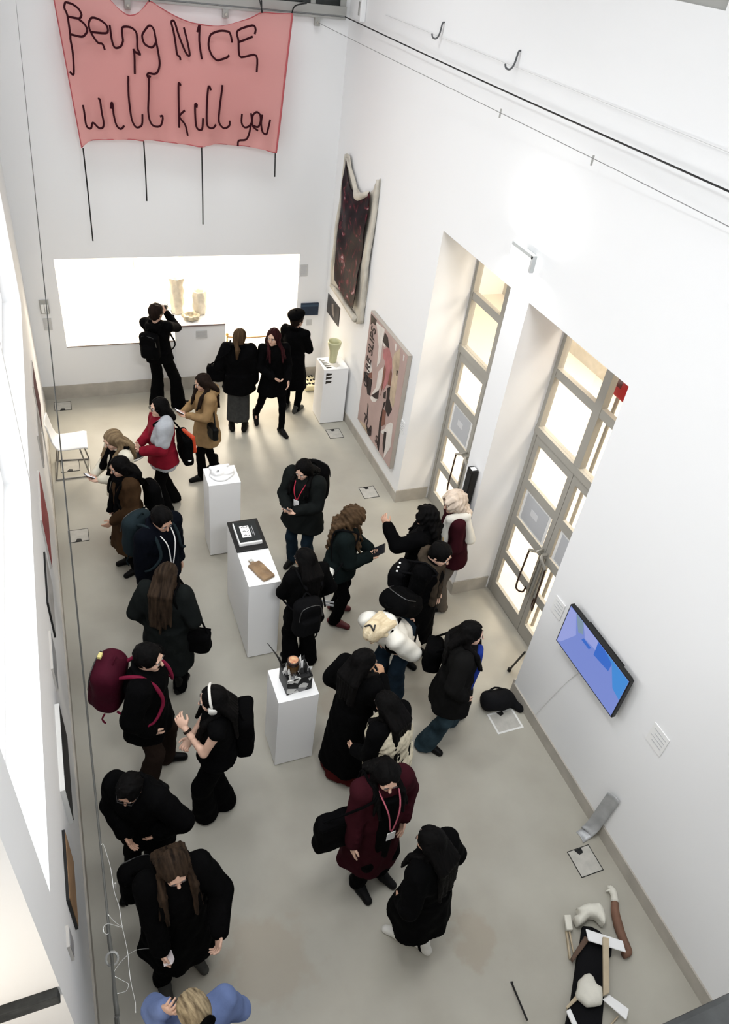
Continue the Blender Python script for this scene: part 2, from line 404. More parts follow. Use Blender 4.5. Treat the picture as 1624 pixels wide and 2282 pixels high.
# the lobby behind the glazed doors
struct('floor_outer', B(((XR + 0.53, -0.3, -0.2), (9.3, YB, 0)), ((5.5, YB, -0.2), (9.3, YB + 3, 0))), lobby_floor)
struct('wall_outer', B(((9.2, -0.3, 0), (9.3, YB + 3, 5)), ((D, -0.4, 0), (9.3, -0.3, 5)), ((5.5, YB + 3, 0), (9.3, YB + 3.1, 5)), ((5.5, YB, 0), (5.6, YB + 3, 5)), ((D, YB, 0), (5.5, YB + 0.1, 5)), ((D, -0.4, 5), (9.3, YB + 3.1, 5.1))), warmwhite)
struct('baseboard_outer', B(((9.18, -0.3, 0), (9.2, YB + 3, 0.25))), stone)
# room behind the left opening
struct('wall_annex', B(((-2.6, -2.4, 0), (-2.5, YB + 0.6, ZT)), ((-2.6, -2.5, 0), (XR + 0.6, -2.4, ZT)), ((XR + 0.56, -2.4, 0), (XR + 0.66, -0.3, ZT))), white)
struct('floor_annex', B(((-2.5, -2.4, 4.3), (XR + 0.56, -0.25, 4.4))), dark_stone)

# tall lit windows in the left wall (frosted panes lit from behind)
lit = M('lit_frosted_pane', (0.9, 0.9, 0.9), 0.6, emit=((0.95, 0.975, 1.0), 1.5))
for n, (y0, y1) in ((4, (2.02, 5.6)), (5, (5.66, 9.25))):
    fr = struct('window_%d' % n, B(((XL - 0.26, y0, 2.2), (XL - 0.2, y0 + 0.05, 4.9)), ((XL - 0.26, y1 - 0.05, 2.2), (XL - 0.2, y1, 4.9)), ((XL - 0.258, y0 + 0.05, 2.2), (XL - 0.202, y1 - 0.05, 2.25)), ((XL - 0.258, y0 + 0.05, 4.85), (XL - 0.202, y1 - 0.05, 4.9))), white)
    k = 3
    for i in range(k):
        a = y0 + 0.05 + (y1 - y0 - 0.1) * i / k; b_ = y0 + 0.05 + (y1 - y0 - 0.1) * (i + 1) / k
        struct('pane', B(((XL - 0.24, a + 0.004, 2.25), (XL - 0.225, b_ - 0.004, 4.85))), lit, fr)

# clerestory window over the back wall ledge
w1 = struct('window_1', B(((0.9, YB - 0.06, 5.235), (3.83, YB + 0.02, 5.33)), ((0.9, YB - 0.03, 5.33), (0.98, YB + 0.02, 6.6)), ((2.1, YB - 0.03, 5.33), (2.2, YB + 0.02, 6.6)), ((3.36, YB - 0.03, 5.33), (3.42, YB + 0.02, 6.6)), ((3.75, YB - 0.03, 5.33), (3.83, YB + 0.02, 6.6)), ((0.9, YB - 0.03, 6.6), (3.83, YB + 0.02, 6.7))), metal_grey)
for a, b_ in ((0.98, 2.1), (2.2, 3.36), (3.42, 3.75)):
    struct('pane', B(((a, YB - 0.015, 5.33), (b_, YB - 0.005, 6.6))), dark_glass, w1)
struct('trim_3', B(((0.3, YB - 0.05, 5.19), (3.83, YB, 5.215))), metal_grey)
# high window in the right wall
w2 = struct('window_2', B(((XR + 0.02, 4.19, 6.08), (XR + 0.06, 5.7, 6.14)), ((XR + 0.02, 4.19, 7.14), (XR + 0.06, 5.7, 7.2)), ((XR + 0.022, 4.19, 6.14), (XR + 0.058, 4.25, 7.14)), ((XR + 0.022, 5.64, 6.14), (XR + 0.058, 5.7, 7.14))), metal_grey)
struct('pane', B(((XR + 0.03, 4.20, 6.09), (XR + 0.04, 5.69, 7.19))), M('dusk_glass', (0.10, 0.098, 0.08), 0.5, 0.5), w2)

# the two glazed double doors at the back of the recesses
bronze = M('dark_bronze', (0.035, 0.014, 0.008), 0.4, 0.5, metal=0.2)
steel = M('brushed_steel', (0.5, 0.48, 0.43), 0.35, 0.5, metal=0.8)
def glazed_door(n, y0, y1):
    x0, x1 = 4.385, 4.43
    yc = (y0 + y1) / 2
    d = struct('door_%d' % n, B(((x0, y0, 0), (x1 + 0.03, y0 + 0.05, 3.74)), ((x0, y1 - 0.05, 0), (x1 + 0.03, y1, 3.74)), ((x0 + 0.004, y0 + 0.05, 3.66), (x1 + 0.027, y1 - 0.05, 3.74)),
                                ((x0 - 0.01, y0 + 0.002, 2.30), (x1 + 0.033, y1 - 0.002, 2.385)), ((x0 + 0.006, y0 + 0.05, 2.97), (x1 + 0.02, yc - 0.05, 3.06)), ((x0 + 0.006, yc + 0.05, 2.97), (x1 + 0.02, y1 - 0.05, 3.06)), ((x0, yc - 0.05, 2.385), (x1 + 0.03, yc + 0.05, 3.66))), frame_m)
    for a, b_ in ((y0 + 0.05, yc - 0.05), (yc + 0.05, y1 - 0.05)):
        for za, zb in ((2.385, 2.97), (3.06, 3.66)):
            struct('pane', B(((4.41, a, za), (4.414, b_, zb))), glass, d)
    for s, (a, b_) in ((-1, (y0 + 0.053, yc - 0.003)), (1, (yc + 0.003, y1 - 0.053))):
        st = 0.07; rails = ((0.01, 0.2), (0.6, 0.71), (1.13, 1.24), (1.65, 1.76), (2.2, 2.295))
        bx = [((x0 + 0.005, a, 0.01), (x1, a + st, 2.295)), ((x0 + 0.005, b_ - st, 0.01), (x1, b_, 2.295))] + [((x0 + 0.005, a + st, p), (x1, b_ - st, q)) for p, q in rails]
        leaf = struct('door_leaf', B(*bx), frame_m, d)
        for (_, q), (p, _) in zip(rails, rails[1:]):
            struct('pane', B(((4.41, a + st, q), (4.414, b_ - st, p))), glass, leaf)
        # notice taped on the pane
        ps = struct('notice', B(((4.403, a + st + 0.02, 1.25), (4.406, b_ - st - 0.02, 1.645))), paper, leaf)
        g = B(((4.4, a + st + 0.06, 1.275), (4.403, b_ - st - 0.06, 1.62)))
        struct('notice_print', g, print_grey, leaf)
        struct('notice_print', B(((4.398, a + st + 0.22, 1.42), (4.4, b_ - st - 0.2, 1.5))), M('pale_print', (0.66, 0.665, 0.68)), leaf)
        # panic bar: bracket on the meeting stile and a drop rod
        e = b_ - 0.04 if s < 0 else a + 0.04
        h = a + 0.42 if s < 0 else b_ - 0.42
        hh = struct('door_handle', T([(x0 - 0.07, e - s * -0.12, 1.16), (x0 - 0.07, e - s * -0.13, 0.95), (x0 - 0.07, e - s * -0.14, 0.62), (x0 - 0.05, e - s * -0.12, 0.54), (x0 - 0.02, e - s * -0.06, 0.56), (x0 - 0.01, e - s * -0.05, 0.64)], 0.011), bronze, leaf)
        struct('door_bracket', T([(x0, e, 1.26), (x0 - 0.07, e, 1.24), (x0 - 0.07, e - s * -0.12, 1.16)], 0.016), steel, leaf)
        struct('door_bolt', T([(x0 - 0.012, e, 1.2), (x0 - 0.012, e, 0.6)], 0.012), steel, leaf)
    return d
glazed_door(1, 5.668, 7.16)
glazed_door(2, 3.83, 5.335)
# ------------------------------------------------------------------ data measured in metres
DATA = {"LETTERS":[[[[0.459,5.146],[0.443,5.091],[0.466,5.021],[0.472,4.845],[0.469,4.792],[0.477,4.656],[0.46,4.453],[0.42,4.474]],[[0.459,5.146],[0.529,5.134],[0.59,5.095],[0.616,5.046],[0.6,5.012],[0.57,5.003],[0.469,5.014]],[[0.57,5.003],[0.631,4.96],[0.661,4.902],[0.635,4.856],[0.59,4.83],[0.48,4.845]]],[[[0.705,4.883],[0.856,4.882],[0.885,4.918],[0.865,4.969],[0.802,5.009],[0.729,5.022],[0.692,4.986],[0.682,4.934],[0.703,4.868],[0.761,4.785],[0.811,4.773],[0.831,4.716]]],[[[0.909,4.965],[0.918,4.822],[0.938,4.754],[0.971,4.745],[1.016,4.767],[1.043,4.822]]],[[[1.043,4.822],[1.039,4.921],[1.059,4.957],[1.137,4.958],[1.194,4.917],[1.201,4.841],[1.198,4.755],[1.225,4.694],[1.165,4.722],[1.152,4.744],[1.158,4.682],[1.147,4.49]]],[[[1.416,4.831],[1.377,4.782],[1.341,4.776],[1.281,4.807],[1.26,4.875],[1.281,4.923],[1.347,4.99],[1.393,4.961],[1.41,4.878],[1.416,4.831],[1.432,4.738],[1.443,4.619],[1.42,4.537],[1.377,4.502],[1.309,4.507],[1.29,4.481],[1.306,4.458],[1.326,4.483]]],[[[1.689,4.666],[1.681,4.7],[1.652,4.724],[1.638,4.842],[1.62,4.957],[1.6,5.038],[1.62,5.06],[1.643,5.033],[1.676,4.928],[1.729,4.797],[1.765,4.731],[1.792,4.715],[1.8,4.741],[1.78,4.851],[1.742,4.999]]],[[[1.896,4.964],[1.927,5.037],[1.918,4.877],[1.943,4.689]]],[[[2.313,4.886],[2.288,4.978],[2.248,4.996],[2.168,4.995],[2.078,4.964],[2.043,4.927],[2.028,4.833],[2.064,4.74],[2.124,4.69],[2.175,4.699],[2.247,4.725],[2.277,4.753]]],[[[2.588,4.99],[2.598,5.042],[2.556,5.077],[2.379,5.01],[2.39,4.908],[2.395,4.787],[2.416,4.742],[2.463,4.745],[2.613,4.767],[2.622,4.59]],[[2.395,4.895],[2.563,4.963]]],[[[0.523,4.131],[0.529,4.06],[0.533,3.929],[0.555,3.886],[0.589,3.887],[0.615,3.947],[0.678,3.89],[0.725,3.899],[0.739,3.959],[0.728,4.068],[0.722,4.196],[0.701,4.206]]],[[[0.839,4.108],[0.849,4.166],[0.863,4.16],[0.864,4.051],[0.884,3.935],[0.92,3.891],[0.951,3.896],[0.976,3.927]]],[[[1.071,4.466],[1.057,4.262],[1.066,4.045],[1.083,3.964],[1.119,3.913],[1.168,3.922],[1.194,3.961],[1.203,4.061]]],[[[1.31,4.486],[1.292,4.273],[1.275,4.09],[1.292,3.979],[1.337,3.932],[1.41,3.937],[1.442,4.007],[1.441,4.052],[1.412,4.043]]],[[[1.679,4.396],[1.667,4.418],[1.652,4.375],[1.641,3.925]],[[1.72,4.124],[1.651,4.052],[1.718,3.96],[1.745,3.836]]],[[[1.864,4.162],[1.87,4.195],[1.847,4.19],[1.847,4.031],[1.858,3.94],[1.893,3.908],[1.93,3.926],[1.942,4.043]]],[[[2.048,4.363],[2.031,4.402],[2.013,4.377],[1.995,4.2],[1.991,3.987],[2.026,3.936],[2.073,3.939],[2.105,3.978]]],[[[2.192,4.426],[2.178,4.329],[2.154,4.166],[2.143,4.017],[2.184,3.952],[2.226,3.94],[2.277,3.972],[2.282,4.027]]],[[[2.44,4.112],[2.436,4.011],[2.474,3.958],[2.531,3.972],[2.568,4.025],[2.557,4.125]],[[2.555,3.982],[2.537,3.887],[2.495,3.812],[2.4,3.796],[2.389,3.731]]],[[[2.633,4.145],[2.586,4.109],[2.573,4.042],[2.584,3.974],[2.652,3.925]],[[2.633,4.145],[2.676,4.113],[2.683,4.029],[2.651,3.968],[2.588,3.983]]],[[[2.705,4.114],[2.693,4.012],[2.715,3.91],[2.764,3.885],[2.782,3.929],[2.812,4.059]]]],
 "BTOP":[[0.345,5.197],[0.492,5.196],[0.882,5.219],[0.942,5.195],[1.018,5.125],[1.126,5.069],[1.227,5.089],[1.306,5.147],[1.376,5.216],[1.468,5.177],[1.632,5.106],[1.811,5.053],[2.022,5.033],[2.209,5.037],[2.399,5.087],[2.563,5.144],[2.699,5.208],[2.883,5.213],[3.063,5.227]],
 "BBOT":[[0.456,3.638],[0.56,3.722],[0.747,3.748],[1.042,3.757],[1.194,3.741],[1.238,3.752],[1.537,3.735],[1.763,3.714],[1.924,3.697],[2.111,3.724],[2.467,3.717],[2.71,3.69],[2.833,3.665],[2.927,3.64]],
 "BSTR":[[[0.471,3.638],[0.468,3.105],[0.459,2.49]],[[1.204,3.736],[1.202,3.389],[1.192,3.008]],[[1.93,3.697],[1.929,3.173],[1.923,2.698]],[[2.915,3.634],[2.92,3.336]]],
 "BTIE":[[[2.699,5.208],[2.679,5.355]],[[2.688,5.208],[2.713,5.317]],[[3.063,5.227],[3.138,5.296],[3.284,5.335]],[[1.376,5.216],[1.365,5.279]],[[0.353,5.189],[0.327,5.268]]],
 "P1TOP":[[10.215,3.709],[10.07,3.725],[9.9,3.551],[9.719,3.436],[9.478,3.389],[9.281,3.459],[9.146,3.563],[9.11,3.657],[8.995,3.739]],
 "P1BOT":[[10.334,1.763],[10.058,1.823],[9.714,1.792],[9.386,1.771],[9.231,1.775],[9.198,1.69],[8.999,1.79]],
 "P1DTOP":[[10.14,3.661],[10.072,3.633],[9.96,3.497],[9.767,3.403],[9.518,3.339],[9.316,3.402],[9.137,3.539]],
 "P1DBOT":[[10.131,1.963],[9.892,1.951],[9.622,1.922],[9.364,1.904],[9.232,1.915],[9.213,2.292]],
 "TV":[[3.443,1.781],[2.564,1.78],[2.566,1.307],[3.448,1.284]],
 "TVPOLY":[[[3.432,1.751],[3.346,1.793],[3.252,1.579],[3.383,1.349],[3.444,1.306]],[[3.344,1.788],[3.228,1.786],[3.182,1.664],[3.241,1.631]],[[3.232,1.775],[3.008,1.772],[2.999,1.672],[3.145,1.65]],[[3.006,1.767],[2.898,1.781],[2.793,1.733],[2.793,1.639],[2.995,1.614]],[[2.901,1.786],[2.564,1.779],[2.575,1.526],[2.683,1.55],[2.793,1.733]],[[3.178,1.605],[3.16,1.641],[3.047,1.641],[3.065,1.605]]],
 "SC":{"cloth":[[3.263,1.529],[3.329,1.502],[3.378,1.45],[3.407,1.315],[3.361,1.259],[3.31,1.251],[3.11,1.005],[2.991,0.864],[2.722,0.955],[2.885,1.112],[3.083,1.335],[3.189,1.443]],
 "head":[[3.263,1.661],[3.283,1.646],[3.326,1.652],[3.38,1.654],[3.467,1.626],[3.483,1.574],[3.465,1.515],[3.415,1.456],[3.4,1.482],[3.397,1.515],[3.386,1.537],[3.339,1.555],[3.273,1.544],[3.205,1.528],[3.199,1.558],[3.205,1.602],[3.249,1.605],[3.264,1.609]],
 "armr":[[3.652,1.613],[3.603,1.54],[3.561,1.434],[3.54,1.351],[3.531,1.276],[3.518,1.24],[3.461,1.233]],
 "hand":[[3.643,1.607],[3.67,1.654],[3.677,1.692],[3.67,1.731]],
 "fing":[[3.677,1.692],[3.67,1.74],[3.631,1.709]],
 "board":[[3.235,1.484],[3.479,1.309],[3.452,1.227],[3.203,1.399]],
 "post":[[3.324,1.382],[3.368,1.358],[3.138,1.025],[3.079,1.022]],
 "board2":[[3.076,1.011],[3.147,1.022],[3.237,0.889],[3.172,0.835]],
 "blob":[[2.973,1.183],[3.032,1.204],[3.074,1.193],[3.093,1.158],[3.092,1.12],[3.12,1.078],[3.05,0.982],[2.995,0.989],[2.937,1.008],[2.89,1.081],[2.903,1.118]],
 "arml":[[3.217,1.45],[3.234,1.408],[3.015,1.314],[3.015,1.344]],
 "lbox":[[3.147,1.645],[3.202,1.63],[3.153,1.521],[3.103,1.537]],
 "st1":[[3.116,1.551],[3.132,1.546],[3.042,1.35],[3.024,1.351]],
 "st2":[[3.129,1.532],[3.145,1.527],[3.086,1.379],[3.074,1.378]],
 "low":[[2.907,1.108],[2.899,1.074],[2.79,1.047],[2.79,1.065]],
 "lowb":[[2.766,1.037],[2.807,1.041],[2.8,0.91],[2.762,0.923]],
 "st3":[[3.169,0.894],[3.174,0.885],[3.049,0.845],[3.037,0.853]]},"P2POLY":{"dark":[[[8.636,2.104],[8.441,2.11],[8.455,2.028],[8.565,2.019],[8.605,1.968]],[[8.12,2.084],[8.022,2.069],[7.93,1.957],[8.043,1.942],[8.153,1.95]],[[8.617,1.242],[8.494,1.238],[8.327,1.272],[8.319,1.026],[8.414,0.995],[8.499,1.115],[8.593,1.123]],[[8.269,1.055],[8.063,1.259],[8.049,1.137],[8.119,1.09]],[[7.81,1.44],[7.728,1.509],[7.707,1.341],[7.579,1.246],[7.657,1.092],[7.781,1.133],[7.784,1.295]],[[7.846,1.2],[7.793,1.243],[7.846,1.082],[7.835,0.848],[7.781,0.446],[7.846,0.465],[7.895,0.858]],[[8.297,0.501],[8.169,0.533],[8.128,0.457],[8.216,0.398]],[[7.619,1.812],[7.585,1.82],[7.58,1.753],[7.602,1.746]],[[7.7,0.825],[7.628,0.859],[7.602,0.631],[7.627,0.501],[7.689,0.635]],[[8.36,0.879],[8.329,0.848],[8.313,0.645],[8.33,0.621]],[[7.841,1.376],[7.891,1.324],[7.89,1.244],[7.816,1.27]]],
 "white":[[[8.444,2.077],[8.147,2.123],[8.153,1.95],[8.143,1.649],[8.226,1.525],[8.255,1.812],[8.376,2.002]],[[8.526,1.244],[8.557,1.474],[8.447,1.498],[8.383,1.394],[8.403,1.277]],[[8.159,1.494],[8.019,1.648],[7.992,1.415],[8.075,1.252],[8.178,1.133],[8.297,1.051],[8.16,1.25]],[[8.281,1.048],[8.058,1.12],[8.118,1.043],[8.229,0.982],[8.308,0.996]],[[7.815,0.75],[7.691,0.879],[7.664,0.957],[7.563,1.057],[7.481,1.086],[7.447,0.736],[7.594,0.448],[7.628,0.859],[7.731,0.756]],[[8.16,1.969],[8.027,1.971],[8.059,1.912],[8.122,1.901]],[[7.79,2.102],[7.731,2.111],[7.726,2.03],[7.75,2.028]],[[7.503,2.094],[7.466,2.093],[7.464,2.022],[7.489,2.014]]],
 "pink":[[[8.095,1.861],[7.947,1.969],[7.807,1.871],[7.765,1.754],[7.802,1.568],[7.864,1.443],[7.932,1.324],[7.993,1.574],[7.994,1.729],[8.085,1.757]]],
 "brown":[[[7.992,1.686],[7.938,1.648],[7.937,1.492],[7.981,1.225],[7.992,1.415],[8.004,1.567]],[[7.793,1.76],[7.741,1.69],[7.731,1.519],[7.815,1.493]],[[7.85,1.091],[7.749,1.118],[7.72,0.921],[7.816,0.836]],[[8.482,1.292],[8.373,1.364],[8.334,1.292],[8.449,1.239]]],
 "tan":[[[7.766,1.968],[7.621,2.116],[7.569,1.913],[7.553,1.599],[7.543,1.291],[7.646,1.285],[7.73,1.441],[7.705,1.732],[7.784,1.841]],[[8.616,0.402],[8.392,0.505],[8.271,0.518],[8.258,0.384],[8.47,0.35]]]},"FB":[[[-0.369,10.553],[-0.127,10.538],[-0.129,10.304],[-0.369,10.295]],[[-0.359,8.996],[-0.127,8.992],[-0.118,8.714],[-0.373,8.746]],[[-0.363,7.506],[-0.124,7.495],[-0.122,7.263],[-0.352,7.275]],[[3.509,9.07],[3.731,9.068],[3.704,8.818],[3.472,8.825]],[[3.505,7.568],[3.723,7.565],[3.715,7.314],[3.479,7.314]],[[3.497,2.118],[3.735,2.126],[3.736,1.885],[3.509,1.874]],[[3.481,3.643],[3.786,3.637],[3.793,3.384],[3.49,3.394]]],
 "CABR":[[3.8,10.53,5.23],[3.84,3.593,5.245],[3.44,10.6,5.161],[3.84,3.481,5.061]],
 "TURN":[[-0.33,2.483,0.568],[-0.33,2.38,0.522],[-0.33,2.29,0.464],[-0.33,2.169,0.518],[-0.33,2.007,0.547],[-0.33,1.924,0.492]],
 "STR":[[[-0.33,3.218,0.308],[-0.33,3.347,0.069],[-0.33,3.439,-0.234],[-0.33,3.531,-0.751],[-0.33,3.396,-0.909],[-0.33,3.537,-1.558],[-0.33,3.431,-1.719],[-0.33,3.421,-2.071],[-0.33,3.381,-2.336],[-0.33,3.188,-2.193],[-0.33,3.075,-2.289],[-0.33,3.058,-2.739],[-0.33,2.892,-2.543]],[[-0.33,2.632,0.383],[-0.33,2.948,-0.509],[-0.33,3.466,-1.883],[-0.33,2.897,-0.452],[-0.33,2.543,0.433],[-0.33,2.319,0.938],[-0.33,2.233,1.07],[-0.33,2.322,0.797],[-0.33,2.431,0.545]],[[-0.33,9.273,-17.477],[-0.33,5.283,-7.15],[-0.33,3.696,-3.134],[-0.33,2.784,-0.905],[-0.33,2.31,0.206],[-0.33,2.191,0.456]],[[-0.33,2.213,0.355],[-0.33,2.559,-0.719],[-0.33,2.86,-1.667],[-0.33,2.609,-1.095],[-0.33,2.14,0.239]]]}

# ------------------------------------------------------------------ pink banner with stitched yarn letters
YBN = 10.42
pink = sheer_mat('sheer_pink_cloth', (0.80, 0.42, 0.40), 0.12)
yarn = M('dark_maroon_yarn', (0.035, 0.006, 0.010), 0.9, 0.1)
banner = empty('banner', (1.7, YBN, 3.6), 0, 'large sheer pink cloth banner with dark yarn lettering hung high before the back wall', 'banner')
def interp(poly, u):
    L = [0]
    for a, b in zip(poly, poly[1:]): L.append(L[-1] + abs(b[0] - a[0]) + 1e-6)
    s = u * L[-1]
    for i in range(len(L) - 1):
        if s <= L[i + 1]:
            t = (s - L[i]) / (L[i + 1] - L[i]); return [poly[i][k] + (poly[i + 1][k] - poly[i][k]) * t for k in range(len(poly[i]))]
    return list(poly[-1])
def banner_y(u, v):
    return 0.035 * math.sin(17 * u + 1.5 * v) * (0.25 + 0.75 * abs(v - 0.45)) + 0.018 * math.sin(43 * u - 3 * v) * max(0, v - 0.55) * 2 - 0.06 * math.sin(math.pi * v) * math.sin(math.pi * u)
off = Vector((-1.7, -YBN, -3.6))
bm = bmesh.new(); NU, NV = 110, 40; g = []
for j in range(NV + 1):
    v = j / NV; row = []
    for i in range(NU + 1):
        u = i / NU; a = interp(DATA['BTOP'], u); b = interp(DATA['BBOT'], u)
        row.append(bm.verts.new(Vector((a[0] + (b[0] - a[0]) * v, YBN + banner_y(u, v), a[1] + (b[1] - a[1]) * v)) + off))
    g.append(row)
for j in range(NV):
    for i in range(NU): bm.faces.new([g[j][i], g[j][i + 1], g[j + 1][i + 1], g[j + 1][i]])
obj('cloth', bm, pink, banner, True)
hem = M('pink_hem', (0.45, 0.10, 0.11), 0.8)
for poly in (DATA['BTOP'], DATA['BBOT']):
    v = 0 if poly is DATA['BTOP'] else 1
    obj('hem', T([Vector((p[0], YBN + banner_y(i / (len(poly) - 1), v), p[1])) + off for i, p in enumerate(poly)], 0.006, 5), hem, banner)
for e in (0, 1):
    a = DATA['BTOP'][-e]; b = DATA['BBOT'][-e]
    obj('hem', T([Vector((a[0] + (b[0] - a[0]) * t, YBN + banner_y(e, t) - 0.004, a[1] + (b[1] - a[1]) * t)) + off for t in (0, 0.25, 0.5, 0.75, 1)], 0.007 + 0.006 * e, 5), hem, banner)
for let in DATA['LETTERS']:
    bm = bmesh.new()
    for st in let: tube(bm, [Vector((x, YBN - 0.075, z)) + off for x, z in st], 0.0125, 6)
    obj('yarn_letter', bm, yarn, banner, True)
for st in DATA['BSTR']:
    obj('hanging_string', T([Vector((x, YBN, z)) + off for x, z in st], 0.009, 5), black, banner)
for st in DATA['BTIE']:
    obj('tie_cord', T([Vector((x, YBN + (0.12 if i else 0), z)) + off for i, (x, z) in enumerate(st)], 0.008, 5), black, banner)

# ------------------------------------------------------------------ fittings on the walls
for i, (x, z, lb) in enumerate(((1.15, 5.15, 'small grey cable clip under the window ledge above the banner scallop'), (2.29, 5.15, 'small grey cable clip under the window ledge between banner ties'), (3.455, 5.15, 'small grey cable clip under the window ledge near the right corner'))):
    t = empty('cable_clip', (x, YBN + 0.2, z), 0, lb, 'clip', 'cable clips on the window ledge')
    obj('clip_plate', B(((-0.035, -0.03, -0.05), (0.035, 0.03, 0.04)), bevel=0.006), metal_grey, t)
    obj('clip_bolt', T([(0, -0.03, -0.01), (0, -0.05, -0.01)], 0.014, 8), steel, t)
br = empty('speaker_bracket', (3.84, 10.2, 5.24), 0, 'white box bracket high in the corner beside the clerestory window', 'bracket')
obj('bracket_box', B(((-0.02, -0.13, 0), (0.05, 0.12, 0.5)), bevel=0.008), white, br)
obj('bracket_slot', B(((-0.026, -0.1, 0.06), (-0.019, -0.06, 0.2))), metal_grey, br)
c = DATA['CABR']
cableA = obj('cable', T([(3.8, 10.55, 5.23), (3.82, 7, 5.22), (3.84, 3.6, 5.235), (3.84, 0.0, 5.25)], 0.0065, 6), black)
tag(cableA, 'taut black cable running high along the right wall from the corner', 'cable')
cableB = obj('cable', T([(3.455, 10.6, 5.14), (3.6, 7.9, 5.11), (3.84, 3.5, 5.061), (3.85, 0.1, 5.02)], 0.003, 5), M('grey_wire', (0.2, 0.2, 0.2), 0.5))
tag(cableB, 'thin grey wire with small clamps below the black cable on right wall', 'cable')
cableC = obj('cable', T([(3.875, 9.4, 5.40), (3.875, 6, 5.41), (3.875, 0.1, 5.43)], 0.0025, 5), M('pale_wire', (0.55, 0.55, 0.55), 0.5))
tag(cableC, 'very thin pale line behind the two hooks, topmost on right wall', 'cable')
for nm, y, lb in (('wire_clamp', 6.34, 'tiny clamp on the thin wire, nearer the far corner'), ('wire_clamp', 4.9, 'tiny clamp on the thin wire, nearer the viewer')):
    t = obj(nm, T([(3.80, y, 5.09), (3.80, y, 5.02)], 0.008, 6), metal_grey); tag(t, lb, 'clamp')
for y, lb in ((7.9, 'dark metal hook high on right wall, farther of the two'), (6.37, 'dark metal hook high on right wall, nearer of the two')):
    t = obj('wall_hook', T([(XR, y, 5.53), (XR - 0.02, y, 5.52), (XR - 0.03, y + 0.01, 5.43), (XR - 0.05, y + 0.03, 5.385), (XR - 0.08, y + 0.05, 5.39), (XR - 0.09, y + 0.06, 5.42)], 0.008, 6), M('gunmetal', (0.08, 0.085, 0.09), 0.4, 0.5))
    tag(t, lb, 'hook')
# wall lamp between the door recesses
lamp = empty('wall_lamp', (XR, 5.49, 4.1), 0, 'flat grey up and down wall lamp glowing above the door pier', 'lamp')
lm = M('lamp_metal', (0.5, 0.52, 0.52), 0.4, 0.5)
obj('lamp_cover', B(((-0.10, -0.18, 0.045), (-0.06, 0.18, 0.075)), ((-0.10, -0.185, -0.075), (-0.06, -0.155, 0.07))), lm, lamp)
obj('lamp_shade', B(((-0.10, -0.155, -0.07), (-0.085, 0.18, 0.045))), M('lamp_diffuser', (0.9, 0.9, 0.9), emit=((1, 0.99, 0.97), 2.0)), lamp)
obj('lamp_mount', B(((-0.06, -0.08, -0.05), (0, 0.08, 0.05))), lm, lamp)
for dz, aim in ((0.10, 1), (-0.10, -1)):
    d = bpy.data.lights.new('wall_lamp_light', 'AREA'); d.energy = 6; d.shape = 'RECTANGLE'; d.size = 0.3; d.size_y = 0.05; d.color = (1, 0.98, 0.95)
    o = bpy.data.objects.new('wall_lamp_light', d); C.objects.link(o); o.parent = lamp; o.location = (-0.08, 0, dz)
    o.rotation_euler = (0, (math.pi if aim > 0 else 0) + 0.0, math.pi / 2)

def wall_label(x, y, z, wy, wz, face, label, lines=4, cat='label', lean=0.004):
    """small printed card; face 'R' on right wall, 'B' on back wall, 'C' on counter"""
    t = empty('wall_label', (x, y, z), 0, label, cat)
    if face == 'R':
        obj('card', B(((-0.008, -wy / 2, -wz / 2), (-0.001, wy / 2, wz / 2))), paper, t)
        bm = bmesh.new()
        for k in range(lines): box(bm, (-0.0095, -wy * 0.38, wz * (0.32 - 0.7 * k / lines) - 0.008), (-0.008, wy * (0.38 - 0.15 * (k % 2)), wz * (0.32 - 0.7 * k / lines)))
    else:
        obj('card', B(((-wy / 2, -0.008, -wz / 2), (wy / 2, -0.001, wz / 2))), M('grey_card', (0.55, 0.55, 0.54), 0.8), t)
        bm = bmesh.new()
        for k in range(lines): box(bm, (-wy * 0.38, -0.0095, wz * (0.32 - 0.7 * k / lines) - 0.008), (wy * (0.38 - 0.15 * (k % 2)), -0.008, wz * (0.32 - 0.7 * k / lines)))
    obj('card_print', bm, print_grey, t)
    return t
wall_label(XR, 3.655, 1.485, 0.15, 0.2, 'R', 'small white printed card on right wall beside the screen, door side')
wall_label(XR, 2.18, 1.5, 0.18, 0.22, 'R', 'small white printed card on right wall beyond the screen, viewer side')
wall_label(XR, 7.33, 1.14, 0.14, 0.18, 'R', 'small faint card on right wall between tall pink painting and door recess')
wall_label(3.5, YB, 1.91, 0.12, 0.18, 'B', 'grey card on back wall at upper right of the bright opening')
wall_label(3.64, YB, 1.04, 0.09, 0.1, 'B', 'small grey card on back wall under the dark blue picture')
wall_label(-0.275, YB, 1.23, 0.11, 0.18, 'B', 'grey card on back wall under the wall control')
wall_label(1.9, YB - 0.026, 0.95, 0.17, 0.12, 'B', 'grey card on the front of the white display counter')
tc = empty('wall_control', (-0.28, YB, 1.5), 0, 'small framed white control box on back wall left of bright opening', 'control')
obj('control_frame', B(((-0.06, -0.03, -0.1), (0.06, 0, 0.1)), bevel=0.006), metal_grey, tc)
obj('control_panel', B(((-0.045, -0.045, -0.085), (-0.003, -0.028, 0.04)), bevel=0.004), paper, tc)
obj('control_panel', B(((0.003, -0.045, -0.085), (0.045, -0.028, 0.04)), bevel=0.004), paper, tc)
bl = empty('picture', (3.63, YB, 1.275), 0, 'small unframed dark blue picture on back wall right of the doorway', 'picture')
obj('panel', B(((-0.145, -0.03, -0.1), (0.145, 0, 0.1))), M('deep_blue', (0.012, 0.03, 0.065), 0.5, noise=(5, 0.5)), bl)
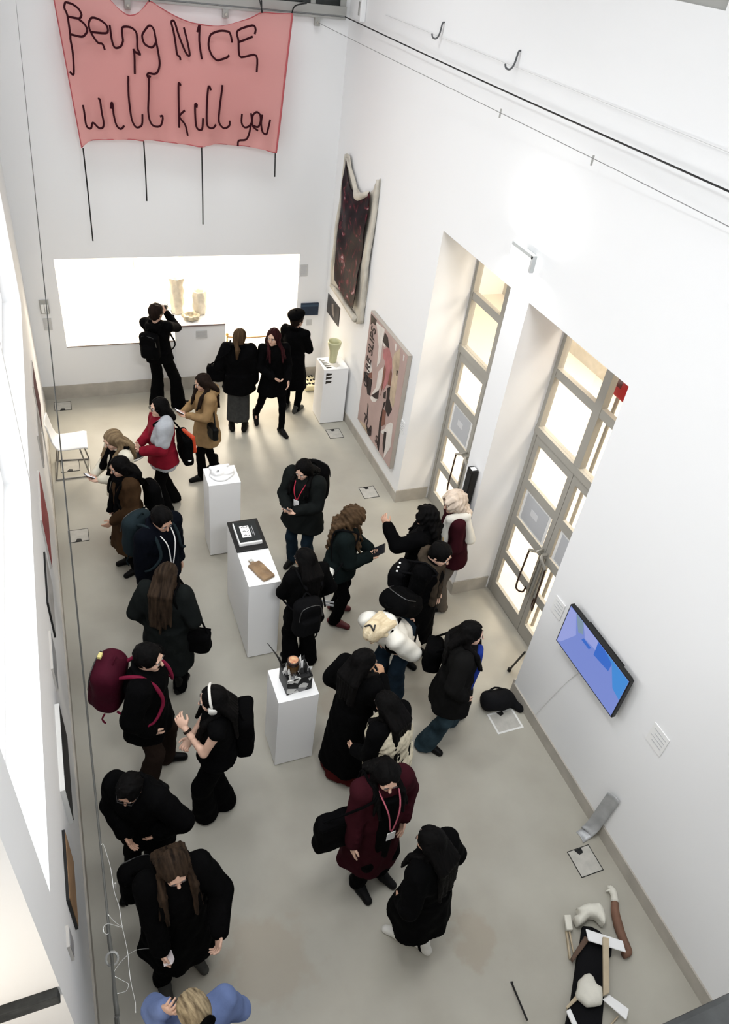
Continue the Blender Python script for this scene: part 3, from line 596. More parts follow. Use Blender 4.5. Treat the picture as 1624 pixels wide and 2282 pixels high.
obj('panel_edge', B(((-0.145, -0.031, 0.05), (0.145, -0.03, 0.085))), M('slate_blue', (0.03, 0.06, 0.10), 0.5), bl)
ph = empty('photograph', (XR, 10.24, 1.43), 0, 'small dark photograph on right wall under the crumpled painting', 'photograph')
obj('print', B(((-0.012, -0.28, -0.15), (0, 0.28, 0.15))), M('dark_photo', (0.05, 0.045, 0.045), 0.4, noise=(6, 0.6)), ph)
obj('print_figure', P([(-0.013, p[0], p[1]) for p in ((-0.1, -0.1), (0.02, -0.08), (0.08, 0.06), (0.0, 0.1), (-0.03, 0.0))], [(-0.0125, p[0], p[1]) for p in ((-0.1, -0.1), (0.02, -0.08), (0.08, 0.06), (0.0, 0.1), (-0.03, 0.0))]), M('pale_photo_shape', (0.22, 0.19, 0.17), 0.5), ph)
sp = empty('wall_speaker', (XR, 5.46, 1.3), 0, 'slim black vertical speaker bar on the pier between the door recesses', 'speaker')
obj('speaker_body', B(((-0.09, -0.055, -0.5), (-0.01, 0.055, 0.5)), bevel=0.008), black, sp)
obj('speaker_cap', B(((-0.08, -0.03, 0.5), (-0.02, 0.03, 0.503))), paper, sp)
obj('speaker_grille', B(((-0.094, -0.045, -0.46), (-0.09, 0.045, 0.46))), M('dark_mesh', (0.02, 0.02, 0.022), 0.5, noise=(60, 0.6)), sp)

# ------------------------------------------------------------------ wall screen
tv = empty('television', (XR, 3.0, 1.54), 0, 'black framed flat screen showing a blue abstract film on right wall', 'television')
tvq = DATA['TV']; ys = (2.565, 3.445); zs = (1.297, 1.78)
o = Vector((-XR, -3.0, -1.54))
obj('casing', B(((-0.1, ys[0] - 3.0, zs[0] - 1.54), (-0.06, ys[1] - 3.0, zs[1] - 1.54)), bevel=0.004), black, tv)
obj('back_shade_panel', B(((-0.06, ys[0] - 3.0 + 0.03, zs[0] - 1.54 + 0.03), (-0.035, ys[1] - 3.0 - 0.03, zs[1] - 1.54 - 0.02)), bevel=0.01), black, tv)  # black back of the set, its rim stands in for the shadow band
obj('wall_mount', B(((-0.035, -0.25, -0.16), (0, 0.25, 0.19))), black, tv)
def screen_mat(n, c): return M(n, (0.02, 0.02, 0.02), 0.3, emit=(c, 0.95))
obj('screen', B(((-0.102, ys[0] - 3.0 + 0.012, zs[0] - 1.54 + 0.014), (-0.1, ys[1] - 3.0 - 0.012, zs[1] - 1.54 - 0.012))), screen_mat('screen_lavender', (0.20, 0.27, 0.68)), tv)
for poly, c in zip(DATA['TVPOLY'], (('screen_pale', (0.33, 0.38, 0.78)), ('screen_green', (0.22, 0.32, 0.42)), ('screen_pale', (0.33, 0.38, 0.78)), ('screen_blue', (0.035, 0.15, 0.62)), ('screen_azure', (0.05, 0.27, 0.72)), ('screen_blue', (0.035, 0.15, 0.62)))):
    q = [(min(max(y, ys[0] + 0.014), ys[1] - 0.014), min(max(z, zs[0] + 0.015), zs[1] - 0.014)) for y, z in poly]
    obj('screen_image', P([(-0.1035, y - 3.0, z - 1.54) for y, z in q], [(-0.102, y - 3.0, z - 1.54) for y, z in q]), screen_mat(*c), tv)
cw = obj('screen_cable', T([(XR - 0.01, 3.1, 1.3), (XR - 0.006, 3.25, 0.8), (XR - 0.006, 3.4, 0.17)], 0.004, 5), paper); tag(cw, 'white flex trailing down the wall below the flat screen', 'cable')

# ------------------------------------------------------------------ crumpled hanging painting
pt = empty('hanging_painting', (XR, 9.7, 2.6), 0, 'tall crumpled maroon and black hanging canvas with cream borders near the corner', 'painting')
rag = M('raw_canvas', (0.62, 0.58, 0.50), 0.8, noise=(8, 0.25), bump=(20, 0.3))
def gloss_paint():
    mt = M('crumpled_maroon_film', (0.012, 0.006, 0.008), 0.5, 0.08)
    nt = mt.node_tree; b = nt.nodes['Principled BSDF']; tcn = [n for n in nt.nodes if n.type == 'TEX_COORD'][0]
    n = nt.nodes.new('ShaderNodeTexNoise'); n.inputs['Scale'].default_value = 5.0; n.inputs['Detail'].default_value = 5; n.inputs['Distortion'].default_value = 1.8
    nt.links.new(tcn.outputs['Object'], n.inputs['Vector'])
    r = nt.nodes.new('ShaderNodeValToRGB'); e = r.color_ramp.elements
    e[0].position = 0.50; e[0].color = (0.008, 0.003, 0.006, 1); e[1].position = 0.60; e[1].color = (0.05, 0.006, 0.012, 1)
    x = e.new(0.66); x.color = (0.17, 0.03, 0.042, 1); y = e.new(0.76); y.color = (0.5, 0.42, 0.45, 1)
    nt.links.new(n.outputs['Fac'], r.inputs[0]); nt.links.new(r.outputs[0], b.inputs['Base Color'])
    return mt
def ruled(top, bot, nu, nv, f):
    bm = bmesh.new(); g = []
    for j in range(nv + 1):
        g.append([])
        for i in range(nu + 1):
            a = interp(top, i / nu); b = interp(bot, i / nu); v = j / nv
            g[-1].append(bm.verts.new(f(a[0] + (b[0] - a[0]) * v, a[1] + (b[1] - a[1]) * v, i / nu, v)))
    for j in range(nv):
        for i in range(nu): bm.faces.new([g[j][i], g[j][i + 1], g[j + 1][i + 1], g[j + 1][i]])
    return bm
def solid(o, t, offset=0.0):
    md = o.modifiers.new('solid', 'SOLIDIFY'); md.thickness = t; md.offset = offset
    return o
def crumple(y, z): return 0.016 * math.sin(5 * y + 4 * z + 1.5 * math.sin(3 * z)) + 0.011 * math.sin(11 * z - 5 * y + 2 * math.sin(4 * y)) + 0.004 * math.sin(19 * y + 13 * z)
solid(obj('canvas', ruled(DATA['P1TOP'], DATA['P1BOT'], 40, 40, lambda y, z, u, v: Vector((-0.03 - 0.02 * math.sin(9 * v + 4 * u), y - 9.7, z - 2.6))), rag, pt, True), 0.012)
solid(obj('painted_film', ruled(DATA['P1DTOP'], DATA['P1DBOT'], 60, 80, lambda y, z, u, v: Vector((-0.085 + 0.9 * crumple(y, z), y - 9.7, z - 2.6))), gloss_paint(), pt, True), 0.006)
for a, b in (((9.0, 3.72), (9.02, 1.8)), ((10.2, 3.7), (10.33, 1.78))):
    obj('edge_roll', T([(-0.045 - 0.012 * math.sin(5 * k), a[0] + (b[0] - a[0]) * k / 6 - 9.7 + 0.02 * math.sin(3 * k), a[1] + (b[1] - a[1]) * k / 6 - 2.6) for k in range(7)], [0.02, 0.035, 0.03, 0.035, 0.03, 0.04, 0.03], 8), rag, pt, True)
obj('edge_roll', T([(-0.05, 10.15 - 9.7, 3.66 - 2.6), (-0.05, 9.88 - 9.7, 3.52 - 2.6), (-0.06, 9.68 - 9.7, 3.40 - 2.6), (-0.09, 9.5 - 9.7, 3.36 - 2.6), (-0.07, 9.2 - 9.7, 3.5 - 2.6)], [0.02, 0.03, 0.035, 0.05, 0.03], 8), rag, pt, True)
obj('edge_roll', T([(-0.05, 10.3 - 9.7, 1.8 - 2.6), (-0.06, 9.9 - 9.7, 1.82 - 2.6), (-0.06, 9.5 - 9.7, 1.79 - 2.6), (-0.05, 9.2 - 9.7, 1.76 - 2.6)], [0.03, 0.045, 0.04, 0.05], 8), rag, pt, True)

# ------------------------------------------------------------------ tall pink painting with lettering
p2 = empty('painting', (XR, 8.0, 1.28), 0, 'tall dusty pink painting with black lettering leaning on right wall by the plinth', 'painting')
dusty = M('dusty_pink_paint', (0.47, 0.345, 0.315), 0.75, noise=(3, 0.14))
obj('stretcher', B(((-0.058, 7.375 - 8, 0.42 - 1.28), (-0.004, 8.67 - 8, 2.14 - 1.28))), M('raw_linen_edge', (0.42, 0.38, 0.33), 0.8), p2)
obj('painted_face', B(((-0.062, 7.39 - 8, 0.43 - 1.28), (-0.058, 8.66 - 8, 2.13 - 1.28))), dusty, p2)
pc = {'dark': M('paint_black_brown', (0.022, 0.014, 0.014), 0.6), 'white': M('paint_white', (0.74, 0.70, 0.66), 0.7, noise=(9, 0.2)), 'pink': M('paint_rose', (0.50, 0.20, 0.20), 0.7, noise=(6, 0.35)), 'brown': M('paint_brown', (0.20, 0.085, 0.06), 0.7), 'tan': M('paint_tan', (0.58, 0.46, 0.33), 0.7, noise=(7, 0.4))}
for lay, k in enumerate(('tan', 'pink', 'white', 'brown', 'dark')):
    for q in DATA['P2POLY'][k]:
        q = [(min(max(y, 7.4), 8.65), min(max(z, 0.44), 2.12)) for y, z in q]
        x = -0.0635 - 0.0012 * lay
        obj('paint_patch', P([(x, y - 8, z - 1.28) for y, z in q], [(-0.062, y - 8, z - 1.28) for y, z in q]), pc[k], p2)
def wall_text(body, size, y, z, ang, stretch, parent, mat, off_):
    # letters lie on the right wall, facing -X; ang turns the reading direction in the wall
    Mx = Matrix(((0, 0, -1, -0.07), (-1, 0, 0, y), (0, 1, 0, z), (0, 0, 0, 1)))
    text_mesh('lettering', body, size, mat, parent, 0.002, Mx @ Matrix.Rotation(ang, 4, 'Z') @ Matrix.Diagonal((1, stretch, 1, 1)))
wall_text('CARE SLIPS', 0.19, 8.50 - 8, 1.52 - 1.28, math.radians(88), 1.2, p2, pc['dark'], 0)
wall_text('TLA', 0.2, 8.26 - 8, 0.58 - 1.28, math.radians(-10), 1.0, p2, pc['dark'], 0)
wall_text('SL', 0.16, 7.87 - 8, 0.55 - 1.28, math.radians(-5), 1.1, p2, pc['dark'], 0)

# ------------------------------------------------------------------ works along the left wall
lw = [('dark red narrow canvas at far end of left wall', 8.35, 9.0, 0.92, 1.55, (0.07, 0.006, 0.012)), ('grey drawing on left wall beyond the white chair', 7.5, 8.1, 0.98, 1.42, (0.35, 0.34, 0.33)),
      ('dark brown and red canvas on left wall facing the tan coats', 5.8, 6.6, 0.98, 1.6, (0.33, 0.05, 0.055)), ('pale sheet in a thin dark frame on left wall', 4.8, 5.45, 1.08, 1.52, (0.5, 0.49, 0.48)),
      ('small grey sheet on left wall next to the thin dark frame', 4.1, 4.5, 1.22, 1.5, (0.33, 0.34, 0.35)), ('black canvas on a deep white stretcher on left wall', 3.08, 3.82, 0.98, 1.42, (0.012, 0.012, 0.014)),
      ('tan wooden panel with black edge at near end of left wall', 2.3, 2.76, 1.05, 1.48, (0.36, 0.22, 0.12)), ('small grey card on left wall, nearest to the viewer', 1.98, 2.1, 1.4, 1.6, (0.35, 0.35, 0.36))]
for i, (lb, ya, yb, za, zb, col) in enumerate(lw):
    t = empty('wall_picture', (XL, (ya + yb) / 2, (za + zb) / 2), 0, lb, 'picture')
    hy, hz = (yb - ya) / 2, (zb - za) / 2
    dpt = {5: 0.032, 6: 0.018}.get(i, 0.016)
    edge = {5: M('white_stretcher', (0.7, 0.7, 0.68)), 6: black, 3: black}.get(i, M('canvas_edge', (0.55, 0.53, 0.5)))
    obj('stretcher', B(((0, -hy, -hz), (dpt, hy, hz))), edge, t)
    mg = 0.012
    obj('picture_face', B(((dpt, -hy + mg, -hz + mg), (dpt + 0.003, hy - mg, hz - mg))), M('left_picture_%s' % 'abcdefgh'[i], col, 0.6, noise=(4, 0.35)), t)

# ------------------------------------------------------------------ plinths
pw = M('plinth_paint', (0.86, 0.86, 0.86), 0.55, 0.3)
def plinth(name, label, x0, x1, y0, y1, z, cat='plinth'):
    cx, cy = (x0 + x1) / 2, (y0 + y1) / 2
    t = empty(name, (cx, cy, 0), 0, label, cat)
    hx, hy = (x1 - x0) / 2, (y1 - y0) / 2
    obj('plinth_body', B(((-hx, -hy, 0.012), (hx, hy, z - 0.018)), bevel=0.003), pw, t)
    obj('plinth_top', B(((-hx - 0.001, -hy - 0.001, z - 0.018), (hx + 0.001, hy + 0.001, z)), bevel=0.003), pw, t)
    obj('plinth_foot', B(((-hx + 0.012, -hy + 0.012, 0), (hx - 0.012, hy - 0.012, 0.012))), M('shadow_gap', (0.2, 0.2, 0.19)), t)
    return t
plinth('plinth', 'tall square white plinth carrying the crumpled white paper hat', 1.225, 1.592, 6.66, 7.0, 1.08)
plinth('plinth', 'long white plinth carrying the black framed book and brown board', 1.286, 1.61, 5.0, 5.975, 1.08)
plinth('plinth', 'short square white plinth carrying the black and white collage box', 1.23, 1.595, 3.685, 4.05, 0.97)
pv = plinth('plinth', 'white plinth in the far right corner with painted black marks and green vase', 3.456, 3.845, 9.25, 9.63, 0.95)
mk = M('black_marks', (0.03, 0.025, 0.02), 0.7)
pvx, pvy = (3.456 + 3.845) / 2, (9.25 + 9.63) / 2
marks = [((3.475, 9.56), (3.52, 9.53)), ((3.49, 9.49), (3.545, 9.47)), ((3.49, 9.43), (3.56, 9.42)), ((3.50, 9.37), (3.56, 9.365)), ((3.51, 9.31), (3.56, 9.315))]
for (a, b) in marks:
    b = (b[0] + 0.03, b[1]); q = [(a[0], a[1] + 0.026), (b[0], b[1] + 0.008), (b[0], b[1] - 0.010), (a[0], a[1] - 0.022)]
    obj('painted_mark', P([(x - pvx, y - pvy, 0.9505) for x, y in q], [(x - pvx, y - pvy, 0.952) for x, y in q]), mk, pv)
for z in (0.87, 0.81, 0.74):
    q = [(3.49, z - 0.028), (3.58, z - 0.01), (3.59, z + 0.012), (3.495, z + 0.024)]
    obj('painted_mark', P([(x - pvx, 9.2488 - pvy, zz) for x, zz in q], [(x - pvx, 9.247 - pvy, zz) for x, zz in q]), mk, pv)
# counter flush with the back wall, in front of the bright room
ct = empty('display_counter', (1.88, 10.93, 0), 0, 'white display counter in the bright opening with pale vessels on top', 'counter')
obj('counter_body', B(((-0.38, -0.3, 0), (0.39, 0.3, 1.085))), white, ct)
obj('counter_top', B(((-0.385, -0.305, 1.085), (0.395, 0.31, 1.11)), bevel=0.003), white, ct)
obj('counter_edge', B(((-0.385, -0.312, 1.083), (0.395, -0.305, 1.108))), M('mauve_edge', (0.22, 0.17, 0.165)), ct)
obj('counter_skirting', B(((-0.38, -0.305, 0), (0.39, -0.3, 0.225))), stone, ct)

# vessels on the counter
bone = M('bone_wax', (0.80, 0.72, 0.58), 0.5, 0.4, noise=(14, 0.25))
v1 = lathe(bmesh.new(), [(0.085, 0), (0.10, 0.02), (0.09, 0.1), (0.105, 0.18), (0.09, 0.27), (0.105, 0.36), (0.09, 0.45), (0.12, 0.56), (0.13, 0.58), (0.10, 0.57), (0.075, 0.45), (0.07, 0.05)], 28, (0, 0, 0), 0.09, 6)
t = obj('tall_vase', v1, bone, None, True); t.location = (1.62, 11.09, 1.11); tag(t, 'tall wavy bone coloured vase at the back of the display counter', 'vase')
v2 = lathe(bmesh.new(), [(0.07, 0), (0.10, 0.03), (0.115, 0.12), (0.10, 0.2), (0.11, 0.28), (0.095, 0.36), (0.09, 0.38), (0.08, 0.34), (0.08, 0.06)], 28, (0, 0, 0), 0.08, 7)
t = obj('jar_vase', v2, bone, None, True); t.location = (1.95, 11.02, 1.11); tag(t, 'squat lobed bone coloured vase on the right of display counter', 'vase')
v3 = lathe(bmesh.new(), [(0.06, 0), (0.11, 0.02), (0.13, 0.05), (0.12, 0.085), (0.10, 0.09), (0.09, 0.06), (0.05, 0.03)], 24, (0, 0, 0), 0.16, 7)
t = obj('dish', v3, M('crinkled_shell', (0.66, 0.57, 0.40), 0.5, noise=(20, 0.5)), None, True); t.location = (1.78, 10.82, 1.11); tag(t, 'low crinkled shell like dish at the front of display counter', 'dish')
# rope barrier just inside the doorway
brass = M('brass', (0.55, 0.35, 0.12), 0.35, 0.5, metal=0.7)
rb = empty('rope_barrier', (2.7, 11.0, 0), 0, 'low barrier rope on two small brass posts inside the bright doorway', 'barrier')
for x in (2.38, 3.36):
    obj('post', T([(x - 2.7, 0, 0.0), (x - 2.7, 0, 0.72)], 0.014, 8, False), brass, rb)
    obj('post_foot', lathe(bmesh.new(), [(0.1, 0), (0.1, 0.012), (0.02, 0.03), (0.012, 0.03)], 16, (x - 2.7, 0, 0)), brass, rb, True)
    obj('post_knob', lathe(bmesh.new(), [(0.004, 0.70), (0.024, 0.715), (0.026, 0.74), (0.004, 0.76)], 12, (x - 2.7, 0, 0)), brass, rb, True)
obj('rope', T([(-0.32, 0, 0.69), (-0.1, 0, 0.66), (0.2, 0, 0.655), (0.45, 0, 0.67), (0.66, 0, 0.69)], 0.014, 8), M('tan_rope', (0.45, 0.28, 0.14), 0.8, bump=(90, 0.6)), rb, True)
# leopard print stool edge by the corner plinth
lp = empty('patterned_cushion', (3.63, 10.4, 0), 0, 'small cream floor cushion with black spots behind the corner plinth', 'cushion')
obj('cushion_body', B(((-0.11, -0.17, 0), (0.13, 0.19, 0.1)), bevel=0.03), M('cream_cloth', (0.75, 0.68, 0.45), 0.8), lp, True)
for i in range(12):
    x, y = -0.07 + 0.055 * (i % 4), -0.1 + 0.12 * (i // 4) + 0.02 * (i % 2)
    q = [(x + 0.022 * math.cos(a) * (1 + 0.3 * math.sin(2 * a + i)), y + 0.035 * math.sin(a)) for a in (2 * math.pi * k / 7 for k in range(7))]
    obj('spot', P([(a, b, 0.101) for a, b in q], [(a, b, 0.1025) for a, b in q]), black, lp)

# green glass vase on the corner plinth
gv = lathe(bmesh.new(), [(0.055, 0), (0.06, 0.03), (0.062, 0.12), (0.07, 0.2), (0.095, 0.27), (0.105, 0.33), (0.098, 0.35), (0.085, 0.345), (0.08, 0.28), (0.05, 0.18), (0.045, 0.03)], 24, (0, 0, 0), 0.03, 3)
t = obj('green_vase', gv, M('pale_green_glass', (0.56, 0.55, 0.33), 0.35, 0.5, noise=(6, 0.15)), None, True); t.location = (3.66, 9.47, 0.95); tag(t, 'pale green flared vase on the far corner plinth', 'vase')
sh = P([(3.57 - 3.6, 9.40 - 9.4, 0.952), (3.70 - 3.6, 9.46 - 9.4, 0.952), (3.74 - 3.6, 9.33 - 9.4, 0.952), (3.66 - 3.6, 9.30 - 9.4, 0.952)], [(3.57 - 3.6, 9.41 - 9.4, 0.956), (3.70 - 3.6, 9.46 - 9.4, 0.962), (3.74 - 3.6, 9.33 - 9.4, 0.958), (3.66 - 3.6, 9.30 - 9.4, 0.955)])
t = obj('folded_paper', sh, M('pale_paper', (0.7, 0.66, 0.6))); t.location = (3.6, 9.4, 0.0); tag(t, 'creased pale paper lying under the green vase', 'paper')

# crumpled white paper hat on the first plinth
f = Field((-0.2, -0.2, -0.01), (0.2, 0.2, 0.16), 0.007)
f.ell((0, 0, 0.02), (0.15, 0.125, 0.028), k=0.01); f.ell((-0.02, 0.015, 0.06), (0.105, 0.085, 0.065), k=0.02); f.ell((0.05, -0.05, 0.05), (0.08, 0.05, 0.035), k=0.015)
f.cap((-0.1, 0.07, 0.1), (0.08, -0.02, 0.115), 0.02, 0.012, 0.02); f.cap((-0.1, -0.03, 0.09), (0.11, 0.05, 0.07), 0.014, 0.01, 0.01, carve=True)
f.warp(lambda X, Y, Z: 0.006 * np.sin(31 * X + 22 * Y) * np.cos(27 * Y - 18 * Z)); f.cut((0, 0, -1), 0.0)
t = field_obj('paper_hat', f, pw); t.location = (1.41, 6.84, 1.08); t.rotation_euler = (0, 0, 0.5); tag(t, 'crumpled white cast hat on the tall square plinth', 'hat')

# black framed book on the long plinth
bk = empty('framed_book', (1.445, 5.735, 1.08), 0, 'black tray holding a black book with a white label on the long plinth', 'book')
obj('tray', B(((-0.165, -0.24, 0), (0.165, 0.24, 0.022)), bevel=0.008), black, bk)
obj('pages', B(((-0.122, -0.175, 0.022), (0.118, 0.165, 0.058)), bevel=0.004), paper, bk)
obj('cover', B(((-0.112, -0.155, 0.058), (0.116, 0.167, 0.064)), bevel=0.003), M('book_cover', (0.012, 0.016, 0.017), 0.4), bk)
obj('label_plate', B(((-0.068, -0.09, 0.064), (0.028, 0.09, 0.066)), bevel=0.001), paper, bk)
for i in range(5):
    y = 0.065 - 0.033 * i
    obj('label_print', T([(-0.055 + 0.008 * i % 0.01, y, 0.0665), (-0.03, y + 0.012 * (-1) ** i, 0.0665), (-0.01, y - 0.01, 0.0665), (0.015, y + 0.008, 0.0665)], 0.003, 5), print_grey if i % 2 else black, bk)
obj('cover_line', B(((0.045, -0.06, 0.064), (0.048, 0.05, 0.0655)), ((0.06, -0.08, 0.064), (0.064, 0.08, 0.0655))), print_grey, bk)
# brown board with a small neck
bd = empty('wooden_board', (1.45, 5.18, 1.08), math.radians(22), 'brown rectangular wooden board with a short handle on the long plinth', 'board')
wood_b = M('oiled_wood', (0.30, 0.20, 0.11), 0.4, 0.4, noise=(9, 0.6, (0.14, 0.085, 0.045)))
f = Field((-0.1, -0.17, -0.01), (0.1, 0.21, 0.06), 0.006)
f.rbox((0, -0.01, 0.016), (0.07, 0.135, 0.018), None, 0.014, 0.005); f.rbox((0, 0.15, 0.014), (0.02, 0.035, 0.012), None, 0.01, 0.02)
f.warp(lambda X, Y, Z: 0.0035 * np.sin(60 * X + 14 * Y) * np.sin(25 * Y + 9 * X)); f.cut((0, 0, -1), 0.0)
field_obj('board_body', f, wood_b, bd)
obj('handle_tape', B(((-0.02, 0.145, 0.024), (0.02, 0.185, 0.029)), bevel=0.002), M('grey_tape', (0.45, 0.45, 0.43)), bd)

# collage box with jar on the third plinth
def collage():
    mt = M('collage_print', (0.3, 0.3, 0.3), 0.7)
    nt = mt.node_tree; b = nt.nodes['Principled BSDF']; tcn = [n for n in nt.nodes if n.type == 'TEX_COORD'][0]
    n = nt.nodes.new('ShaderNodeTexVoronoi'); n.inputs['Scale'].default_value = 17; nt.links.new(tcn.outputs['Object'], n.inputs['Vector'])
    r = nt.nodes.new('ShaderNodeValToRGB'); r.color_ramp.interpolation = 'CONSTANT'; e = r.color_ramp.elements
    e[0].color = (0.01, 0.01, 0.01, 1); e[1].position = 0.35; e[1].color = (0.2, 0.2, 0.2, 1); x = e.new(0.55); x.color = (0.6, 0.6, 0.58, 1); y = e.new(0.78); y.color = (0.02, 0.02, 0.02, 1)
    s = nt.nodes.new('ShaderNodeSeparateColor'); nt.links.new(n.outputs['Color'], s.inputs[0]); nt.links.new(s.outputs[0], r.inputs[0]); nt.links.new(r.outputs[0], b.inputs['Base Color'])
    return mt
cb = empty('collage_box', (1.425, 3.85, 0.97), math.radians(4), 'open box papered in black and white clippings on the short plinth', 'box')
col = collage()
obj('box_wall', B(((-0.115, -0.1, 0), (0.115, -0.092, 0.19))), col, cb); obj('box_wall', B(((-0.115, 0.092, 0), (0.115, 0.1, 0.19))), col, cb)
obj('box_wall', B(((-0.115, -0.092, 0), (-0.107, 0.092, 0.19))), black, cb); obj('box_wall', B(((0.107, -0.092, 0), (0.115, 0.092, 0.19))), col, cb)
obj('box_base', B(((-0.107, -0.092, 0), (0.107, 0.092, 0.15))), col, cb)
for i in range(11):
    x, y = random.uniform(-0.1, 0.1), random.uniform(-0.09, 0.09)
    if abs(x + 0.03) < 0.055 and abs(y - 0.01) < 0.06: x += 0.11
    x = min(x, 0.1)
    a = random.uniform(0, 3); hgt = random.uniform(0.05, 0.17); dx, dy = 0.022 * math.cos(a), 0.022 * math.sin(a); lx, ly = random.uniform(-0.03, 0.03), random.uniform(-0.02, 0.04)
    obj('paper_cutting', P([(x - dx, y - dy, 0.14), (x + dx, y + dy, 0.14), (x + lx + dx * 0.5, y + ly + dy, 0.15 + hgt), (x + lx - dx, y + ly, 0.15 + hgt * 0.8)], [(x - dx, y - dy + 0.002, 0.14), (x + dx, y + dy + 0.002, 0.14), (x + lx + dx * 0.5, y + ly + dy + 0.002, 0.15 + hgt), (x + lx - dx, y + ly + 0.002, 0.15 + hgt * 0.8)]), paper if i % 2 else col, cb)
for i in range(5):
    obj('wire_twig', T([(-0.1, 0.07, 0.15), (-0.11 - 0.01 * i, 0.09, 0.24 + 0.02 * i), (-0.12 - 0.02 * i, 0.12 + 0.02 * i, 0.27 + 0.03 * i)], 0.004, 5), black, cb)
jr = empty('jar', (1.395, 3.86, 1.12), 0, 'brown glass jar with a pale lid standing inside the collage box', 'jar')
obj('jar_body', lathe(bmesh.new(), [(0.035, 0), (0.047, 0.01), (0.05, 0.06), (0.05, 0.11), (0.042, 0.13)], 20), M('amber_glass', (0.07, 0.035, 0.010), 0.15, 0.6), jr, True)
obj('jar_lid', lathe(bmesh.new(), [(0.053, 0.128), (0.054, 0.165), (0.048, 0.17)], 20), M('lid_dark', (0.02, 0.01, 0.008), 0.4), jr, True)
obj('lid_label', lathe(bmesh.new(), [(0.042, 0.17), (0.042, 0.1725)], 20), M('lid_paper', (0.55, 0.38, 0.20), 0.7, noise=(30, 0.5, (0.35, 0.10, 0.06))), jr)

# ------------------------------------------------------------------ floor boxes
seam = M('floor_seam', (0.02, 0.02, 0.018), 0.8)
lid_m = M('floor_lid', (0.50, 0.485, 0.44), 0.5, 0.3, noise=(12, 0.2))
names = ['flush floor socket lid at far left under the back wall', 'flush floor socket lid beneath the white chair', 'flush floor socket lid along left wall beyond the brown coat', 'flush floor socket lid in front of the corner plinth',
         'flush floor socket lid before the first door recess', 'flush floor socket lid by the curled metal sheet on right', 'flush floor socket lid in pale frame beside the black bag']
for q, lb in zip(DATA['FB'], names):
    x0 = (q[0][0] + q[3][0]) / 2; x1 = (q[1][0] + q[2][0]) / 2; y1 = (q[0][1] + q[1][1]) / 2; y0 = (q[2][1] + q[3][1]) / 2
    cx, cy, hx, hy = (x0 + x1) / 2, (y0 + y1) / 2, (x1 - x0) / 2, (y1 - y0) / 2
    t = empty('floor_box', (cx, cy, 0), 0, lb, 'floor box', 'flush floor socket lids')
    fm = M('pale_frame', (0.74, 0.74, 0.71)) if 'pale frame' in lb else seam
    wd = 0.02 if 'pale frame' in lb else 0.007
    obj('box_rim', B(((-hx, -hy, 0), (hx, -hy + wd, 0.004)), ((-hx, hy - wd, 0), (hx, hy, 0.004)), ((-hx, -hy + wd, 0), (-hx + wd, hy - wd, 0.004)), ((hx - wd, -hy + wd, 0), (hx, hy - wd, 0.004))), fm, t)
    obj('box_lid', B(((-hx + wd, -hy + wd, 0), (hx - wd, hy - wd, 0.003))), lid_m, t)
    s = -1 if cx < 1 else 1
    obj('cable_slot', P([(-0.045, s * (hy - 0.008), 0.0045), (0.03, s * (hy - 0.008), 0.0045), (0.025, s * (hy - 0.05), 0.0045), (-0.02, s * (hy - 0.06), 0.0045)], [(-0.045, s * (hy - 0.008), 0.003), (0.03, s * (hy - 0.008), 0.003), (0.025, s * (hy - 0.05), 0.003), (-0.02, s * (hy - 0.06), 0.003)]), black, t)

# ------------------------------------------------------------------ white moulded chair at left wall
ch = empty('white_chair', (-0.22, 8.78, 0), math.radians(-2), 'white moulded chair on a thin sled frame against the left wall', 'chair')
plastic = M('white_plastic', (0.85, 0.85, 0.84), 0.35, 0.5)
def shell(u, v):   # v 0 front edge .. 1 top of the back; the sitter faces +X
    prof = [(0.24, 0.44), (0.20, 0.455), (0.05, 0.44), (-0.10, 0.435), (-0.17, 0.46), (-0.205, 0.55), (-0.225, 0.68), (-0.245, 0.80)]
    p = interp([(i / 7 * 7, *q) for i, q in enumerate(prof)], v)
    wd = 0.205 - 0.03 * v
    return Vector((p[1] + 0.03 * (2 * u - 1) ** 2 * (v > 0.5), (2 * u - 1) * wd, p[2] + 0.015 * (2 * u - 1) ** 2))
bm = bmesh.new(); g = [[bm.verts.new(shell(i / 12, j / 28)) for i in range(13)] for j in range(29)]
for j in range(28):
    for i in range(12): bm.faces.new([g[j][i], g[j][i + 1], g[j + 1][i + 1], g[j + 1][i]])
solid(obj('seat_shell', bm, plastic, ch, True), 0.014)
rod = M('chair_rod', (0.30, 0.29, 0.27), 0.35, 0.5, metal=0.6)
for s in (-1, 1):
    obj('leg', T([(0.14, s * 0.17, 0.43), (0.22, s * 0.20, 0.02), (0.22, s * 0.20, 0.012), (-0.2, s * 0.22, 0.012), (-0.2, s * 0.22, 0.02), (-0.12, s * 0.17, 0.43)], 0.010, 6, False), rod, ch)
obj('stretcher', T([(-0.2, -0.22, 0.012), (-0.2, 0.22, 0.012)], 0.010, 6, False), rod, ch)
obj('stretcher', T([(0.22, -0.2, 0.012), (0.22, 0.2, 0.012)], 0.010, 6, False), rod, ch)

